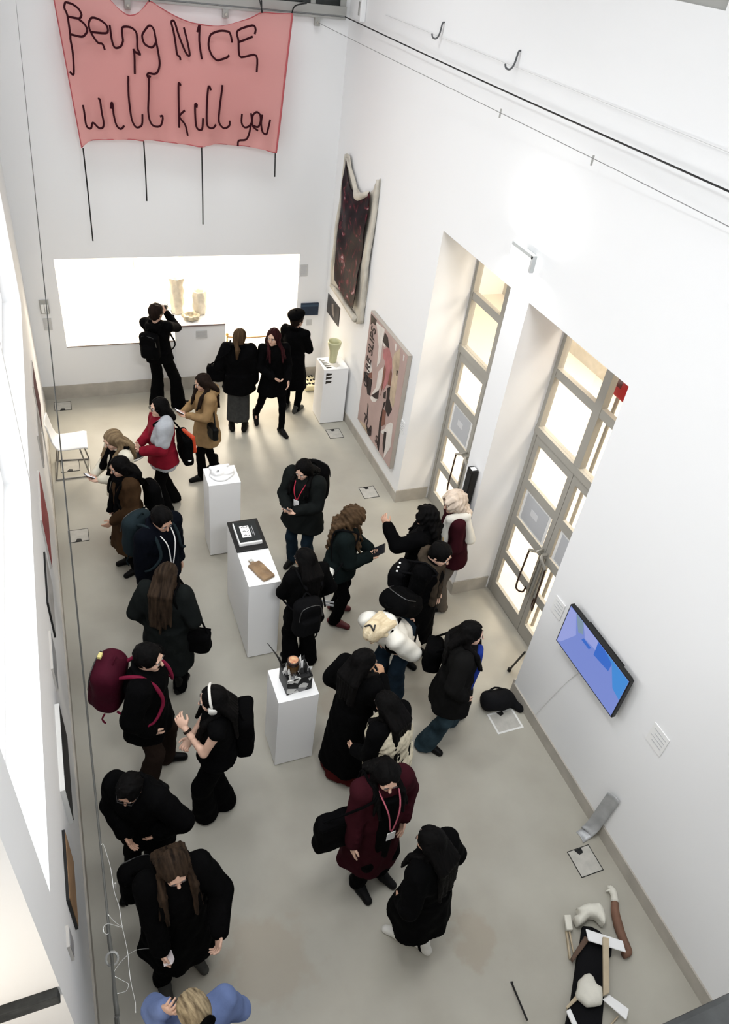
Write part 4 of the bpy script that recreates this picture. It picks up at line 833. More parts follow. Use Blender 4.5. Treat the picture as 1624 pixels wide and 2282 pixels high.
# ------------------------------------------------------------------ left tension cable with its hardware, close to the viewer
cp = Vector((0, 0, CAM_H))
def near(p, k): return cp + (Vector(p) - cp) * k
kn = 0.185
tcab = empty('tension_cable', (-0.045, 10.62, 5.09), 0, 'thin dark cable stretched along the left side down to a turnbuckle', 'cable')
o0 = Vector((0.045, -10.62, -5.09))
A0 = Vector((-0.045, 10.62, 5.09)); Bn = near((-0.36, 2.105, -0.058), kn)
obj('wire_rope', T([A0 + o0, A0.lerp(Bn, 0.5) + o0, Bn + o0], 0.0018, 6), M('dark_wire', (0.05, 0.05, 0.045), 0.4, metal=0.5), tcab)
TN = [near(p, kn) for p in DATA['TURN']]
obj('turnbuckle', T([p + o0 for p in TN], [0.0015, 0.003, 0.002, 0.002, 0.003, 0.0032], 8), M('dark_wire2', (0.05, 0.05, 0.045), 0.5, 0.2), tcab, True)
obj('wire_end', T([TN[-1] + o0, near((-0.36, 1.896, -0.02), kn) + o0, Vector((-0.045, 0.05, 5.2)) + o0], 0.0032, 8), M('dark_wire2', (0, 0, 0)), tcab)
ctr = TN[2]; ring = [ctr + Vector((0.0075 * math.cos(a), 0.0075 * math.sin(a) * 0.8, 0.006 * math.sin(a))) + o0 for a in (2 * math.pi * k / 12 for k in range(13))]
obj('shackle_ring', T(ring, 0.0016, 6, False), M('dull_steel', (0.16, 0.16, 0.15), 0.4, 0.5), tcab)
clear = M('clear_line', (0.75, 0.76, 0.74), 0.2, 0.6)
for s in DATA['STR']:
    obj('loose_line', T([near(p, kn) + o0 for p in s], 0.00045, 5), clear, tcab, True)

# ------------------------------------------------------------------ small things on the floor at right
f = Field((-0.3, -0.25, -0.01), (0.3, 0.25, 0.3), 0.012)
f.ell((0, 0, 0.09), (0.19, 0.12, 0.10), rotm(0, 0, -0.1), 0.02); f.ell((-0.1, 0.0, 0.10), (0.1, 0.11, 0.1), k=0.03); f.cap((0.1, 0.0, 0.08), (0.21, -0.13, 0.03), 0.07, 0.04, 0.04)
f.warp(lambda X, Y, Z: 0.008 * np.sin(25 * X + 12 * Z) * np.sin(22 * Y)); f.cut((0, 0, -1), 0)
bag = empty('black_bag', (3.64, 3.72, 0), 0, 'slumped black cloth bag on the floor below the flat screen', 'bag')
soft_black = M('black_cloth', (0.006, 0.006, 0.007), 0.9, 0.1, bump=(30, 0.2))
field_obj('bag_body', f, soft_black, bag)
obj('bag_strap', T([(-0.15, 0.05, 0.15), (-0.02, 0.08, 0.2), (0.14, 0.03, 0.14)], 0.011, 6), soft_black, bag)
sk = empty('black_stick', (3.95, 3.98, 0), 0, 'thin black stick with a rubber tip propped at the second door recess', 'stick')
obj('shaft', T([(0.05, 0.1, 0.03), (-0.055, -0.125, 0.62)], 0.011, 8, False), black, sk)
obj('rubber_tip', lathe(bmesh.new(), [(0.012, 0), (0.022, 0.005), (0.022, 0.04), (0.012, 0.05)], 12, (0.052, 0.105, 0.0)), black, sk, True)
bm = bmesh.new(); pr = [(3.69, 2.20, 0.006), (3.74, 2.20, 0.01), (3.79, 2.20, 0.03), (3.83, 2.20, 0.08), (3.855, 2.205, 0.18), (3.865, 2.21, 0.35), (3.872, 2.21, 0.60)]
cs = catmull(pr, 4); rows = []
for i, p in enumerate(cs): rows.append([bm.verts.new(p + Vector((0.012 * k * (i < 8) - 0.003 * k * k, -0.055 + 0.11 * k / 4 + 0.02 * math.sin(i * 0.12), 0.004 * math.sin(1.3 * i + k)))) for k in range(5)])
for a, b in zip(rows, rows[1:]):
    for k in range(4): bm.faces.new([a[k], a[k + 1], b[k + 1], b[k]])
fo = obj('metal_sheet', bm, M('dull_zinc', (0.48, 0.49, 0.50), 0.4, 0.5, noise=(10, 0.25), metal=0.3), None, True); solid(fo, 0.003); tag(fo, 'curled strip of dull zinc sheet leaning from floor to right wall', 'sheet')
pl = empty('thin_pole', (2.5, 1.3, 0), 0, 'thin dark pole standing on the floor at the bottom edge', 'pole')
obj('shaft', T([(0.0, 0.05, 0.0), (-0.05, -0.22, 0.1)], 0.008, 8, False), black, pl)
obj('pole_tip', T([(0.0, 0.05, 0.0), (0.003, 0.065, 0.004)], 0.011, 8, False), black, pl)
# red alarm box seen through the second door
al = empty('alarm_box', (4.62, 4.62, 3.33), 0, 'red fire alarm box seen through the glass above the second door', 'alarm')
obj('alarm_case', B(((-0.06, -0.16, -0.2), (0.06, 0.16, 0.2)), bevel=0.02), M('alarm_red', (0.55, 0.012, 0.02), 0.4, 0.5), al, True)
obj('alarm_grille', B(((-0.064, -0.05, -0.1), (-0.06, 0.1, 0.12))), M('alarm_dark', (0.12, 0.005, 0.006), 0.5), al)
obj('alarm_post', T([(0.0, 0.0, -0.2), (0.0, 0.0, -3.33)], 0.02, 8, False), frame_m, al)

# ------------------------------------------------------------------ assembled figure lying on the floor
S = DATA['SC']
fig = empty('floor_sculpture', (2.93, 1.62, 0), 0, 'sprawling assemblage of plaster casts, boards and black cloth on the floor', 'sculpture')
fo_ = Vector((-2.93, -1.62, 0))
def slab(name, pts, z0, z1, mat, smooth=False):
    o = obj(name, P([Vector((x, y, z0)) + fo_ for x, y in pts], [Vector((x, y, z1)) + fo_ for x, y in pts]), mat, fig)
    md = o.modifiers.new('bevel', 'BEVEL'); md.width = 0.006; md.segments = 2
    return o
plaster = M('plaster', (0.70, 0.68, 0.60), 0.8, 0.2, noise=(12, 0.12), bump=(25, 0.3))
timber = M('pale_timber', (0.52, 0.43, 0.30), 0.6, 0.3, noise=(5, 0.25))
board_m = M('white_board', (0.80, 0.80, 0.80), 0.6)
brown = M('brown_stocking', (0.19, 0.10, 0.065), 0.7, noise=(8, 0.3))
slab('black_cloth', S['cloth'], 0.001, 0.05, soft_black)
def poly_field(pts, z0, z1, name, mat, r=0.02, amp=0.004):
    xs = [p[0] for p in pts]; ys = [p[1] for p in pts]
    f = Field((min(xs) - 0.06 + fo_.x, min(ys) - 0.06 + fo_.y, z0 - 0.05), (max(xs) + 0.06 + fo_.x, max(ys) + 0.06 + fo_.y, z1 + 0.08), 0.008)
    X = f.ax[0][:, None]; Y = f.ax[1][None, :]
    d2 = np.full((len(f.ax[0]), len(f.ax[1])), 9.0); inside = np.zeros_like(d2, bool); n = len(pts)
    for i in range(n):
        ax, ay = pts[i][0] + fo_.x, pts[i][1] + fo_.y; bx, by = pts[(i + 1) % n][0] + fo_.x, pts[(i + 1) % n][1] + fo_.y
        L = (bx - ax) ** 2 + (by - ay) ** 2 + 1e-9
        t = np.clip(((X - ax) * (bx - ax) + (Y - ay) * (by - ay)) / L, 0, 1)
        d2 = np.minimum(d2, np.hypot(X - ax - t * (bx - ax), Y - ay - t * (by - ay)))
        c = ((ay > Y) != (by > Y)) & (X < (bx - ax) * (Y - ay) / (by - ay + 1e-12) + ax); inside ^= c
    sd = np.where(inside, -d2, d2)[:, :, None]
    h = (z1 - z0) / 2; Z = f.ax[2][None, None, :]
    q = np.abs(Z - (z0 + z1) / 2) - h + r; s2 = sd + r
    e = np.sqrt(np.maximum(s2, 0) ** 2 + np.maximum(q, 0) ** 2) + np.minimum(np.maximum(s2, q), 0) - r
    f.d = e.astype(np.float32); f.warp(lambda X, Y, Z: amp * np.sin(40 * X + 13 * Z) * np.sin(36 * Y + 9 * Z))
    return field_obj(name, f, mat, fig)
poly_field(S['head'], 0.0, 0.15, 'plaster_head', plaster, 0.05)
poly_field(S['blob'], 0.05, 0.16, 'plaster_torso', plaster, 0.05)
obj('brown_arm', T([Vector((x, y, 0.035)) + fo_ for x, y in S['armr']], [0.03, 0.036, 0.04, 0.036, 0.032, 0.03, 0.026], 10), brown, fig, True)
bm = T([Vector((x, y, 0.045)) + fo_ for x, y in S['hand']], [0.034, 0.03, 0.034, 0.022], 10)
for k, q in enumerate(S['fing'][1:] + [(S['fing'][1][0] + 0.012, S['fing'][1][1] - 0.004), (S['fing'][1][0] - 0.012, S['fing'][1][1] - 0.02)]):
    a = S['fing'][0]; tube(bm, [Vector((a[0], a[1], 0.05)) + fo_, Vector(((a[0] + q[0]) / 2, (a[1] + q[1]) / 2, 0.055)) + fo_, Vector((q[0], q[1], 0.035)) + fo_], [0.012, 0.011, 0.008], 6)
obj('plaster_hand', bm, plaster, fig, True)
slab('white_board', S['board'], 0.112, 0.124, board_m); slab('timber_post', S['post'], 0.124, 0.15, timber); slab('white_board', S['board2'], 0.1, 0.112, board_m)
slab('brown_strut', S['arml'], 0.05, 0.09, M('dark_brown_wood', (0.10, 0.06, 0.04), 0.6)); slab('small_block', S['lbox'], 0.04, 0.075, plaster)
slab('stick', S['st1'], 0.0, 0.03, timber); slab('stick', S['st2'], 0.02, 0.04, timber); slab('timber_strut', S['low'], 0.06, 0.085, timber)
slab('white_bar', S['lowb'], 0.085, 0.105, board_m); slab('stick', S['st3'], 0.0, 0.025, timber)
# ------------------------------------------------------------------ people
def cloth(name, col, rough=0.9, noise=None, sheen=0.0):
    return M(name, col, rough, 0.03, noise, (45, 0.12), sheen=sheen)
BLK = cloth('black_wool', (0.0022, 0.0022, 0.0024)); BLK2 = cloth('washed_black', (0.0045, 0.0045, 0.005)); CHAR = cloth('charcoal_cloth', (0.007, 0.0068, 0.0066))
NAVY = cloth('dark_navy', (0.0028, 0.0036, 0.0062)); TAN = cloth('tan_wool', (0.30, 0.195, 0.095), noise=(9, 0.25)); BROWN = cloth('brown_velvet', (0.060, 0.033, 0.016), 0.8, (7, 0.55), 0.0)
RED = cloth('red_nylon', (0.23, 0.012, 0.026), 0.6, (6, 0.35)); PGREY = cloth('pale_grey_nylon', (0.40, 0.42, 0.45), 0.6, (9, 0.25)); CREAM = cloth('cream_cotton', (0.72, 0.68, 0.56), 0.85, (8, 0.15))
WHITEC = cloth('off_white_cotton', (0.78, 0.76, 0.69), 0.85, (8, 0.12)); OLIVE = cloth('dark_olive', (0.008, 0.0095, 0.0092)); GREEN = cloth('bottle_green', (0.006, 0.0095, 0.0095)); MAROON = cloth('maroon_wool', (0.030, 0.006, 0.009))
DEEPRED = cloth('oxblood', (0.075, 0.012, 0.012)); DENIM = cloth('dark_denim', (0.012, 0.022, 0.034), 0.85, (10, 0.4)); TEAL = cloth('worn_teal_denim', (0.035, 0.06, 0.075), 0.85, (5, 0.75)); LDENIM = cloth('light_denim', (0.16, 0.22, 0.42), 0.85, (9, 0.25))
GDENIM = cloth('grey_denim', (0.22, 0.25, 0.31), 0.85, (9, 0.25)); GSKIRT = cloth('grey_tweed', (0.050, 0.051, 0.050), 0.9, (20, 0.3)); BRTR = cloth('dark_brown_twill', (0.020, 0.013, 0.010)); GTR = cloth('taupe_twill', (0.10, 0.085, 0.07)); BLUE = cloth('royal_blue_knit', (0.015, 0.035, 0.22), 0.8)
FUR = cloth('cream_fur', (0.62, 0.56, 0.42), 0.95, (25, 0.4)); OLSCARF = cloth('olive_brown_scarf', (0.055, 0.042, 0.03), 0.9, (12, 0.5)); DTEAL = cloth('dark_teal_nylon', (0.014, 0.022, 0.026)); WINE = cloth('wine_nylon', (0.055, 0.007, 0.016), 0.6, (5, 0.4))
WSHOE = M('white_leather', (0.62, 0.61, 0.57), 0.5, 0.4); BSHOE = M('black_leather', (0.003, 0.003, 0.003), 0.5, 0.12); GSHOE = M('grey_suede', (0.05, 0.05, 0.045), 0.8, 0.2)
def hairm(n, c, c2): return M(n, c, 0.65, 0.05, (3.2, 0.5, c2), wave=(3.0, 14.0, 1.6))
H_BLACK = hairm('black_hair', (0.004, 0.0035, 0.0035), (0.0015, 0.0015, 0.0015)); H_DK = hairm('dark_brown_hair', (0.018, 0.011, 0.008), (0.008, 0.005, 0.004)); H_BR = hairm('brown_hair', (0.085, 0.052, 0.028), (0.03, 0.018, 0.010))
H_BLON = hairm('ash_blond_hair', (0.26, 0.19, 0.11), (0.09, 0.06, 0.035)); H_PLAT = hairm('platinum_hair', (0.70, 0.60, 0.42), (0.52, 0.42, 0.27)); H_WHITE = hairm('white_hair', (0.66, 0.56, 0.47), (0.45, 0.36, 0.28)); H_RED = hairm('dark_red_hair', (0.035, 0.008, 0.009), (0.012, 0.003, 0.004))
H_STREAK = hairm('streaked_blond_hair', (0.50, 0.40, 0.25), (0.04, 0.025, 0.015)); H_LB = hairm('long_brown_hair', (0.042, 0.027, 0.017), (0.006, 0.004, 0.003))
SKIN = M('skin', (0.50, 0.30, 0.21), 0.55, 0.3); SKIN2 = M('pale_skin', (0.62, 0.40, 0.30), 0.55, 0.3); SKIN3 = M('warm_skin', (0.42, 0.24, 0.14), 0.55, 0.3)
EYE = M('eye_dark', (0.03, 0.02, 0.018), 0.3, 0.5); EYEW = M('eye_white', (0.7, 0.68, 0.65), 0.4); LIP = M('lips', (0.36, 0.13, 0.11), 0.5)
STEELB = M('black_plastic', (0.01, 0.01, 0.011), 0.35, 0.5); SCREEN = M('phone_glass', (0.015, 0.015, 0.018), 0.1, 0.6)

UP = np.array([0, 0, 1.0])
def unit(v): v = np.array(v, float); return v / (np.linalg.norm(v) + 1e-9)
def ik(a, b, l1, l2, pole):
    a = np.array(a, float); b = np.array(b, float); v = b - a; L = np.linalg.norm(v)
    if L > (l1 + l2) * 0.998: b = a + v / L * (l1 + l2) * 0.998; v = b - a; L = np.linalg.norm(v)
    d = v / L; x = (l1 * l1 - l2 * l2 + L * L) / (2 * L); h = math.sqrt(max(l1 * l1 - x * x, 0))
    p = np.array(pole, float); p = p - d * (p @ d); p = unit(p)
    return a + d * x + p * h, b
ARM = {'down': ((0.04, 0.235, 0.86), (-1, 0.5, 0)), 'phone': ((0.30, 0.07, 1.14), (-0.3, 0.7, -1)), 'clasp': ((0.22, 0.04, 1.03), (-0.4, 1, -0.4)),
       'pocket': ((0.09, 0.20, 0.93), (-0.9, 1, 0)), 'face': ((0.235, 0.07, 1.47), (0.2, 0.6, -1)), 'reach': ((0.46, 0.10, 1.42), (0, 0.3, -1)), 'fold': ((0.24, -0.04, 1.16), (-0.2, 1, -0.6)),
       'chest': ((0.21, 0.03, 1.27), (0, 0.6, -1)), 'ear': ((0.10, 0.14, 1.56), (0.3, 1, -0.3)), 'fwd': ((0.24, 0.17, 0.98), (-1, 0.4, -0.2)), 'swing': ((-0.1, 0.26, 0.88), (-1, 0.5, 0)), 'elbow': ((0.12, 0.2, 1.02), (-0.4, 1.2, 0.3))}
PEOPLE = {}
def person(key, label, pos, face, h=1.65, w=1.0, lean=0, side=0, twist=0, head=(10, 0), L='down', R='down', feet=None, top=None, bot=None, hair=('long', H_BLACK), shoe=BSHOE, skin=SKIN, boot=0.0, bare=(), extra=(), under=None):
    """one figure: Empty at the feet, body as one mesh, clothing and hair as its parts. Local +X is where the person faces."""
    s = h / 1.70; root = empty('person', (pos[0], pos[1], 0), math.radians(face), label, 'person')
    top = dict(dict(mat=BLK, hem=0.86, flare=0.03, puff=0.0, name='jacket', sleeve=0.056, hood=False, collar=True, sleeves=True), **(top or {}))
    bot = dict(dict(mat=BLK, name='trousers', hem=0.075, flat=0.05, foot=0.03), **(bot or {}))
    hip = np.array([0, 0, 0.92 * s])
    Rt = np.array(Matrix.Rotation(math.radians(twist), 3, 'Z') @ Matrix.Rotation(math.radians(lean), 3, 'Y') @ Matrix.Rotation(math.radians(side), 3, 'X'))
    shift = np.array([-0.10 * math.sin(math.radians(lean)), 0, 0]) * s       # the hips go back when the torso leans
    def t(x, y, z): return Rt @ (np.array([x, y, z]) * s - hip) + hip + shift
    neck = t(-0.015, 0, 1.455)
    Rh = Rt @ np.array(Matrix.Rotation(math.radians(head[1]), 3, 'Z') @ Matrix.Rotation(math.radians(head[0] * 0.6), 3, 'Y'))
    hc = neck + Rh @ (np.array([0.03, 0, 0.13]) * s)
    def hp(x, y, z): return hc + Rh @ (np.array([x, y, z]) * s)
    # legs
    cr, sr = math.cos(math.radians(face)), math.sin(math.radians(face))
    ft = []
    for k, sg in ((0, 1), (1, -1)):
        if feet and feet[k] is not None:
            fx, fy, fa = feet[k][:3]; dx, dy = fx - pos[0], fy - pos[1]
            ft.append((cr * dx + sr * dy, -sr * dx + cr * dy, math.radians(fa - face), feet[k][3] if len(feet[k]) > 3 else 0.0))
        else: ft.append((0.02 * s, sg * 0.10 * s, sg * math.radians(9), 0.0))
    legs = []
    for k, sg in ((0, 1), (1, -1)):
        hj = np.array([0, sg * 0.085 * s * w, 0.90 * s]) + shift
        an = np.array([ft[k][0] - 0.03, ft[k][1], 0.085 * s + ft[k][3]])
        kn, an = ik(hj, an, 0.425 * s, 0.415 * s, (math.cos(ft[k][2]), math.sin(ft[k][2]), 0.1))
        legs.append((hj, kn, an, ft[k][2]))
    arms = []
    for sp, sg in ((L, 1), (R, -1)):
        wr, pole = ARM[sp] if isinstance(sp, str) else sp
        sh = t(0, sg * 0.165 * w, 1.395); wt = t(wr[0], sg * wr[1], wr[2]); pl = Rt @ np.array([pole[0], sg * pole[1], pole[2]])
        el, wt = ik(sh, wt, 0.285 * s, 0.25 * s, pl)
        d = unit(wt - el); inn = np.array([0, -sg, 0.0]) if wt[2] < 1.0 * s else (UP if sp in ('phone', 'fold') else np.array([0.3, -sg, 0.2]))
        n = unit(inn - d * (inn @ d)); th = unit(np.cross(d, n) if sg < 0 else np.cross(n, d))
        arms.append(dict(sh=sh, el=el, wr=wt, d=d, n=n, th=th, curl=0.35 if wt[2] < 1.0 * s else 0.75, palm=wt + d * 0.06 * s + n * 0.025 * s))
    # ---- body: coarse field for trunk and limbs, finer fields for head and hands, one mesh
    zmax = max(hc[2], neck[2]) + 0.2 * s
    f = Field((-0.85 * s, -0.62 * s, -0.02), (0.85 * s, 0.62 * s, zmax), 0.02)
    f.ell(t(0.0, 0, 1.27), (0.105 * s, 0.145 * s * w, 0.19 * s), Rt, 0.05); f.ell(t(0.01, 0, 1.08), (0.095 * s, 0.125 * s * w, 0.15 * s), Rt, 0.06); f.ell(hip + shift + (0, 0, 0.02), (0.105 * s, 0.15 * s * w, 0.13 * s), None, 0.06)
    f.cap(arms[0]['sh'], arms[1]['sh'], 0.052 * s, k=0.05); f.cap(neck - Rt @ np.array([0, 0, 0.06]), neck + (hc - neck) * 0.3, 0.055 * s, 0.05 * s, 0.03)
    for hj, kn, an, ya in legs:
        f.cap(hj, kn, 0.075 * s, 0.05 * s, 0.03); f.cap(kn, an, 0.052 * s, 0.032 * s, 0.02); f.cap(an, an + np.array([0.13 * math.cos(ya), 0.13 * math.sin(ya), -0.045]) * s, 0.026 * s, 0.020 * s, 0.02)
    for a in arms: f.cap(a['sh'], a['el'], 0.043 * s, 0.035 * s, 0.03); f.cap(a['el'], a['wr'], 0.036 * s, 0.026 * s, 0.02)
    fields = [f]
    g = Field(hc - 0.19 * s, hc + 0.19 * s, 0.0062)
    g.ell(hp(-0.012, 0, 0.03), (0.095 * s, 0.073 * s, 0.087 * s), Rh, 0.0); g.ell(hp(0.022, 0, -0.045), (0.062 * s, 0.056 * s, 0.066 * s), Rh, 0.03); g.ell(hp(0.06, 0, -0.09), (0.026 * s, 0.028 * s, 0.02 * s), Rh, 0.025)
    g.cap(hp(0.086, 0, 0.012), hp(0.106, 0, -0.022), 0.008 * s, 0.013 * s, 0.012); g.cap(hp(0.074, -0.035, 0.03), hp(0.074, 0.035, 0.03), 0.014 * s, k=0.012)
    for sg in (1, -1):
        g.ell(hp(0.088, sg * 0.031, 0.010), (0.016 * s, 0.019 * s, 0.012 * s), Rh, 0.008, True); g.ell(hp(-0.006, sg * 0.075, -0.004), (0.02 * s, 0.010 * s, 0.031 * s), Rh, 0.006); g.ell(hp(0.055, sg * 0.035, -0.03), (0.028 * s, 0.022 * s, 0.025 * s), Rh, 0.02)
    g.cap(hp(0.078, -0.018, -0.054), hp(0.078, 0.018, -0.054), 0.010 * s, k=0.008)
    g.cap(hp(-0.02, 0, -0.05), neck - Rt @ np.array([0, 0, 0.03]), 0.050 * s, 0.055 * s, 0.03)
    fields.append(g)
    for a in arms:
        q = Field(a['wr'] - 0.2 * s, a['wr'] + 0.2 * s, 0.0052)
        wd, n, d, th = np.cross(a['n'], a['d']), a['n'], a['d'], a['th']
        q.cap(a['el'] * 0.35 + a['wr'] * 0.65, a['wr'], 0.030 * s, 0.025 * s, 0.0)
        Rp = np.stack([d, th, n], 1); q.ell(a['wr'] + d * 0.05 * s, (0.055 * s, 0.041 * s, 0.018 * s), Rp, 0.012)
        for i, (o_, ln) in enumerate(((0.031, 0.068), (0.0105, 0.078), (-0.0105, 0.073), (-0.030, 0.056))):
            b0 = a['wr'] + (d * 0.082 + th * o_) * s; c = a['curl'] * (1 + 0.12 * i)
            d1 = unit(d * math.cos(c * 0.7) + n * math.sin(c * 0.7) + th * o_ * 2.5); d2 = unit(d * math.cos(c * 1.7) + n * math.sin(c * 1.7) + th * o_)
            m1 = b0 + d1 * ln * 0.52 * s; q.cap(b0, m1, 0.0092 * s, 0.0085 * s, 0.004); q.cap(m1, m1 + d2 * ln * 0.5 * s, 0.0085 * s, 0.007 * s, 0.003)
        b0 = a['wr'] + (d * 0.03 + th * 0.03) * s; m1 = b0 + unit(d * 0.6 + th * 0.7 + n * 0.35) * 0.036 * s
        q.cap(b0, m1, 0.013 * s, 0.010 * s, 0.008); q.cap(m1, m1 + unit(d * 0.9 + th * 0.25 + n * 0.35) * 0.032 * s, 0.010 * s, 0.008 * s, 0.003)
        fields.append(q)
    body = field_obj('body', fields, skin, root)
    # ---- face
    def bead(name, c, r, mat, par):
        bm = bmesh.new(); bmesh.ops.create_uvsphere(bm, u_segments=10, v_segments=8, radius=1.0)
        for v in bm.verts: v.co = Vector(c + Rh @ (np.array(v.co) * np.array(r) * s))
        return obj(name, bm, mat, par, True)
    for sg in (1, -1):
        bead('eye', hp(0.083, sg * 0.031, 0.009), (0.009, 0.013, 0.008), EYEW, body); bead('pupil', hp(0.0905, sg * 0.031, 0.007), (0.0035, 0.006, 0.006), EYE, body)
        bead('eyebrow', hp(0.089, sg * 0.032, 0.033), (0.006, 0.020, 0.0045), EYE if hair[1] not in (H_PLAT, H_WHITE, H_BLON) else hair[1], body)
    bead('mouth', hp(0.085, 0, -0.055), (0.006, 0.021, 0.0075), LIP, body)
    # ---- clothing
    hm = top['hem'] * s; pf = top['puff']; tm = top['mat']
    f = Field((-0.75 * s, -0.62 * s, min(hm, 0.8 * s) - 0.05), (0.8 * s, 0.62 * s, neck[2] + 0.25 * s), 0.0155)
    f.ell(t(0.0, 0, 1.27), ((0.128 + pf) * s, (0.165 + pf) * s * w, 0.205 * s), Rt, 0.05); f.ell(t(0.01, 0, 1.08), ((0.122 + pf) * s, (0.152 + pf) * s * w, 0.17 * s), Rt, 0.06)
    f.cap(arms[0]['sh'], arms[1]['sh'], (0.068 + pf * 0.4) * s, k=0.05)
    wz = t(0, 0, 1.02); wz[2] = max(wz[2], hm + 0.12)
    bc = hip + shift
    fl = top['flare']
    f.cone((wz[0], wz[1], wz[2]), (bc[0] + 0.005, bc[1], hm), ((0.130 + pf) * s, (0.160 + pf) * s * w), ((0.135 + pf + fl) * s, (0.17 + pf + fl) * s * w), 0.05, 5, 0.05 if hm < 0.75 * s else 0.02, key * 1.3)
    if top['sleeves']:
        sl = top['sleeve'] + pf * 0.4
        for a in arms:
            f.cap(a['sh'], a['el'], (sl + 0.012) * s, sl * s, 0.03); f.cap(a['el'], a['el'] * 0.04 + a['wr'] * 0.96, sl * s, sl * 0.78 * s, 0.02)
            for kq in (0.25, 0.5, 0.75):                          # creases round the sleeve
                c = a['el'] * (1 - kq) + a['wr'] * kq; f.cap(c + a['n'] * sl * 0.9 * s, c + a['th'] * sl * 0.9 * s, 0.010 * s, k=0.02)
    if top['collar']:
        for k in range(10):
            a0, a1 = (2 * math.pi * k / 10, 2 * math.pi * (k + 1) / 10)
            f.cap(t(-0.02 + 0.075 * math.cos(a0), 0.085 * math.sin(a0), 1.455 - 0.035 * math.cos(a0)), t(-0.02 + 0.075 * math.cos(a1), 0.085 * math.sin(a1), 1.455 - 0.035 * math.cos(a1)), 0.024 * s, k=0.015)
    if top['hood']:
        f.ell(t(-0.115, 0, 1.43), (0.085 * s, 0.12 * s, 0.09 * s), Rt, 0.03); f.ell(t(-0.10, 0, 1.49), (0.06 * s, 0.08 * s, 0.05 * s), Rt, 0.02, True)
    ph = key * 0.7
    f.warp(lambda X, Y, Z: 0.0042 * np.sin(26 * Z + 13 * X + ph) * np.sin(19 * Y + 9 * Z + ph) + 0.003 * np.sin(47 * Y - 31 * Z + ph))
    f.cut((0, 0, -1), -hm)
    tp = field_obj(top['name'], f, tm, root)
    # lower garment
    if bot['name'] in ('skirt', 'long_skirt'):
        f = Field((-0.42 * s, -0.42 * s, 0), (0.45 * s, 0.42 * s, 1.1 * s), 0.0155); bh = bot['hem'] * s
        fx, fy = (legs[0][2][0] + legs[1][2][0]) / 2, (legs[0][2][1] + legs[1][2][1]) / 2
        f.cone((bc[0], bc[1], 1.04 * s), (fx, fy, bh), (0.125 * s, 0.155 * s * w), (bot['flat'] * s, bot['flat'] * 1.15 * s * w), 0.02, 6, 0.06, key)
        f.cut((0, 0, -1), -bh)
    else:
        xs = [p[i] for l in legs for p in l[:3] for i in (0,)]; ysv = [p[1] for l in legs for p in l[:3]]
        f = Field((min(xs) - 0.22, min(ysv) - 0.22, 0), (max(xs) + 0.24, max(ysv) + 0.22, 1.12 * s), 0.0155)
        f.ell(bc + (0, 0, 0.03), (0.125 * s, 0.16 * s * w, 0.14 * s), None, 0.03)
        for hj, kn, an, ya in legs:
            e = an + np.array([0.0, 0.0, -0.085 * s + 0.02])
            f.cap(hj, kn, 0.090 * s, (0.043 + bot['flat'] * 0.55) * s, 0.03); f.cap(kn, e, (0.043 + bot['flat'] * 0.55) * s, (0.028 + bot['hem'] * 0.9) * s, 0.02)
        f.warp(lambda X, Y, Z: 0.004 * np.sin(33 * Z + 15 * X + ph) * np.sin(25 * Y + 11 * Z + ph))
        f.cut((0, 0, -1), -bot['foot'])
    field_obj(bot['name'], f, bot['mat'], root)
    # shoes
    for i, (hj, kn, an, ya) in enumerate(legs):
        z0 = ft[i][3]
        c = np.array([ft[i][0], ft[i][1], z0]); u = np.array([math.cos(ya), math.sin(ya), -0.35 if z0 > 0.02 else 0]); v = np.array([-math.sin(ya), math.cos(ya), 0])
        f = Field(c + (-0.22, -0.22, -0.1), c + (0.22, 0.22, 0.22 + boot), 0.0095)
        f.cap(c - u * 0.075 * s + (0, 0, 0.035), c + u * 0.03 * s + (0, 0, 0.040), 0.040 * s, 0.046 * s, 0.02); f.cap(c + u * 0.03 * s + (0, 0, 0.04), c + u * 0.145 * s + (0, 0, 0.024), 0.047 * s, 0.036 * s, 0.02)
        f.cap(c - u * 0.045 * s + (0, 0, 0.05), np.array([an[0], an[1], z0 + 0.10 + boot]), 0.044 * s, 0.047 * s, 0.02)
        f.cut((0, 0, -1), -max(0.001, z0 - 0.06))
        so = field_obj('shoe', f, shoe, root)
        if shoe is WSHOE:
            obj('lace', T([c + u * 0.05 * s + v * 0.03 + (0, 0, 0.095), c + u * 0.07 * s + (0, 0, 0.094), c + u * 0.06 * s - v * 0.03 + (0, 0, 0.092)], 0.006, 5), GSHOE, so)
    # ---- hair
    hs, hm_ = hair[0], hair[1]; ln = hair[2] if len(hair) > 2 else 0.42
    f = Field(hc + (-0.40, -0.36, -0.62), hc + (0.34, 0.36, 0.26), 0.0085)
    big = {'curly': 0.03, 'short': 0.006, 'bob': 0.008}.get(hs, 0.004)
    f.ell(hp(-0.017, 0, 0.033), ((0.108 + big) * s, (0.087 + big) * s, (0.098 + big) * s), Rh, 0.0)
    if hs in ('short', 'buzz'):
        f.ell(hp(-0.05, 0, -0.03), (0.065 * s, 0.074 * s, 0.07 * s), Rh, 0.02)
    else:
        f.ell(hp(-0.04, 0, -0.035), (0.085 * s, 0.088 * s, 0.10 * s), Rh, 0.03)
    f.ell(hp(0.122, 0, -0.012), (0.092 * s, 0.071 * s, 0.122 * s), Rh, 0.012, True)
    if hs in ('short',): f.ell(hp(0.03, 0, -0.13), (0.10 * s, 0.10 * s, 0.07 * s), Rh, 0.01, True)
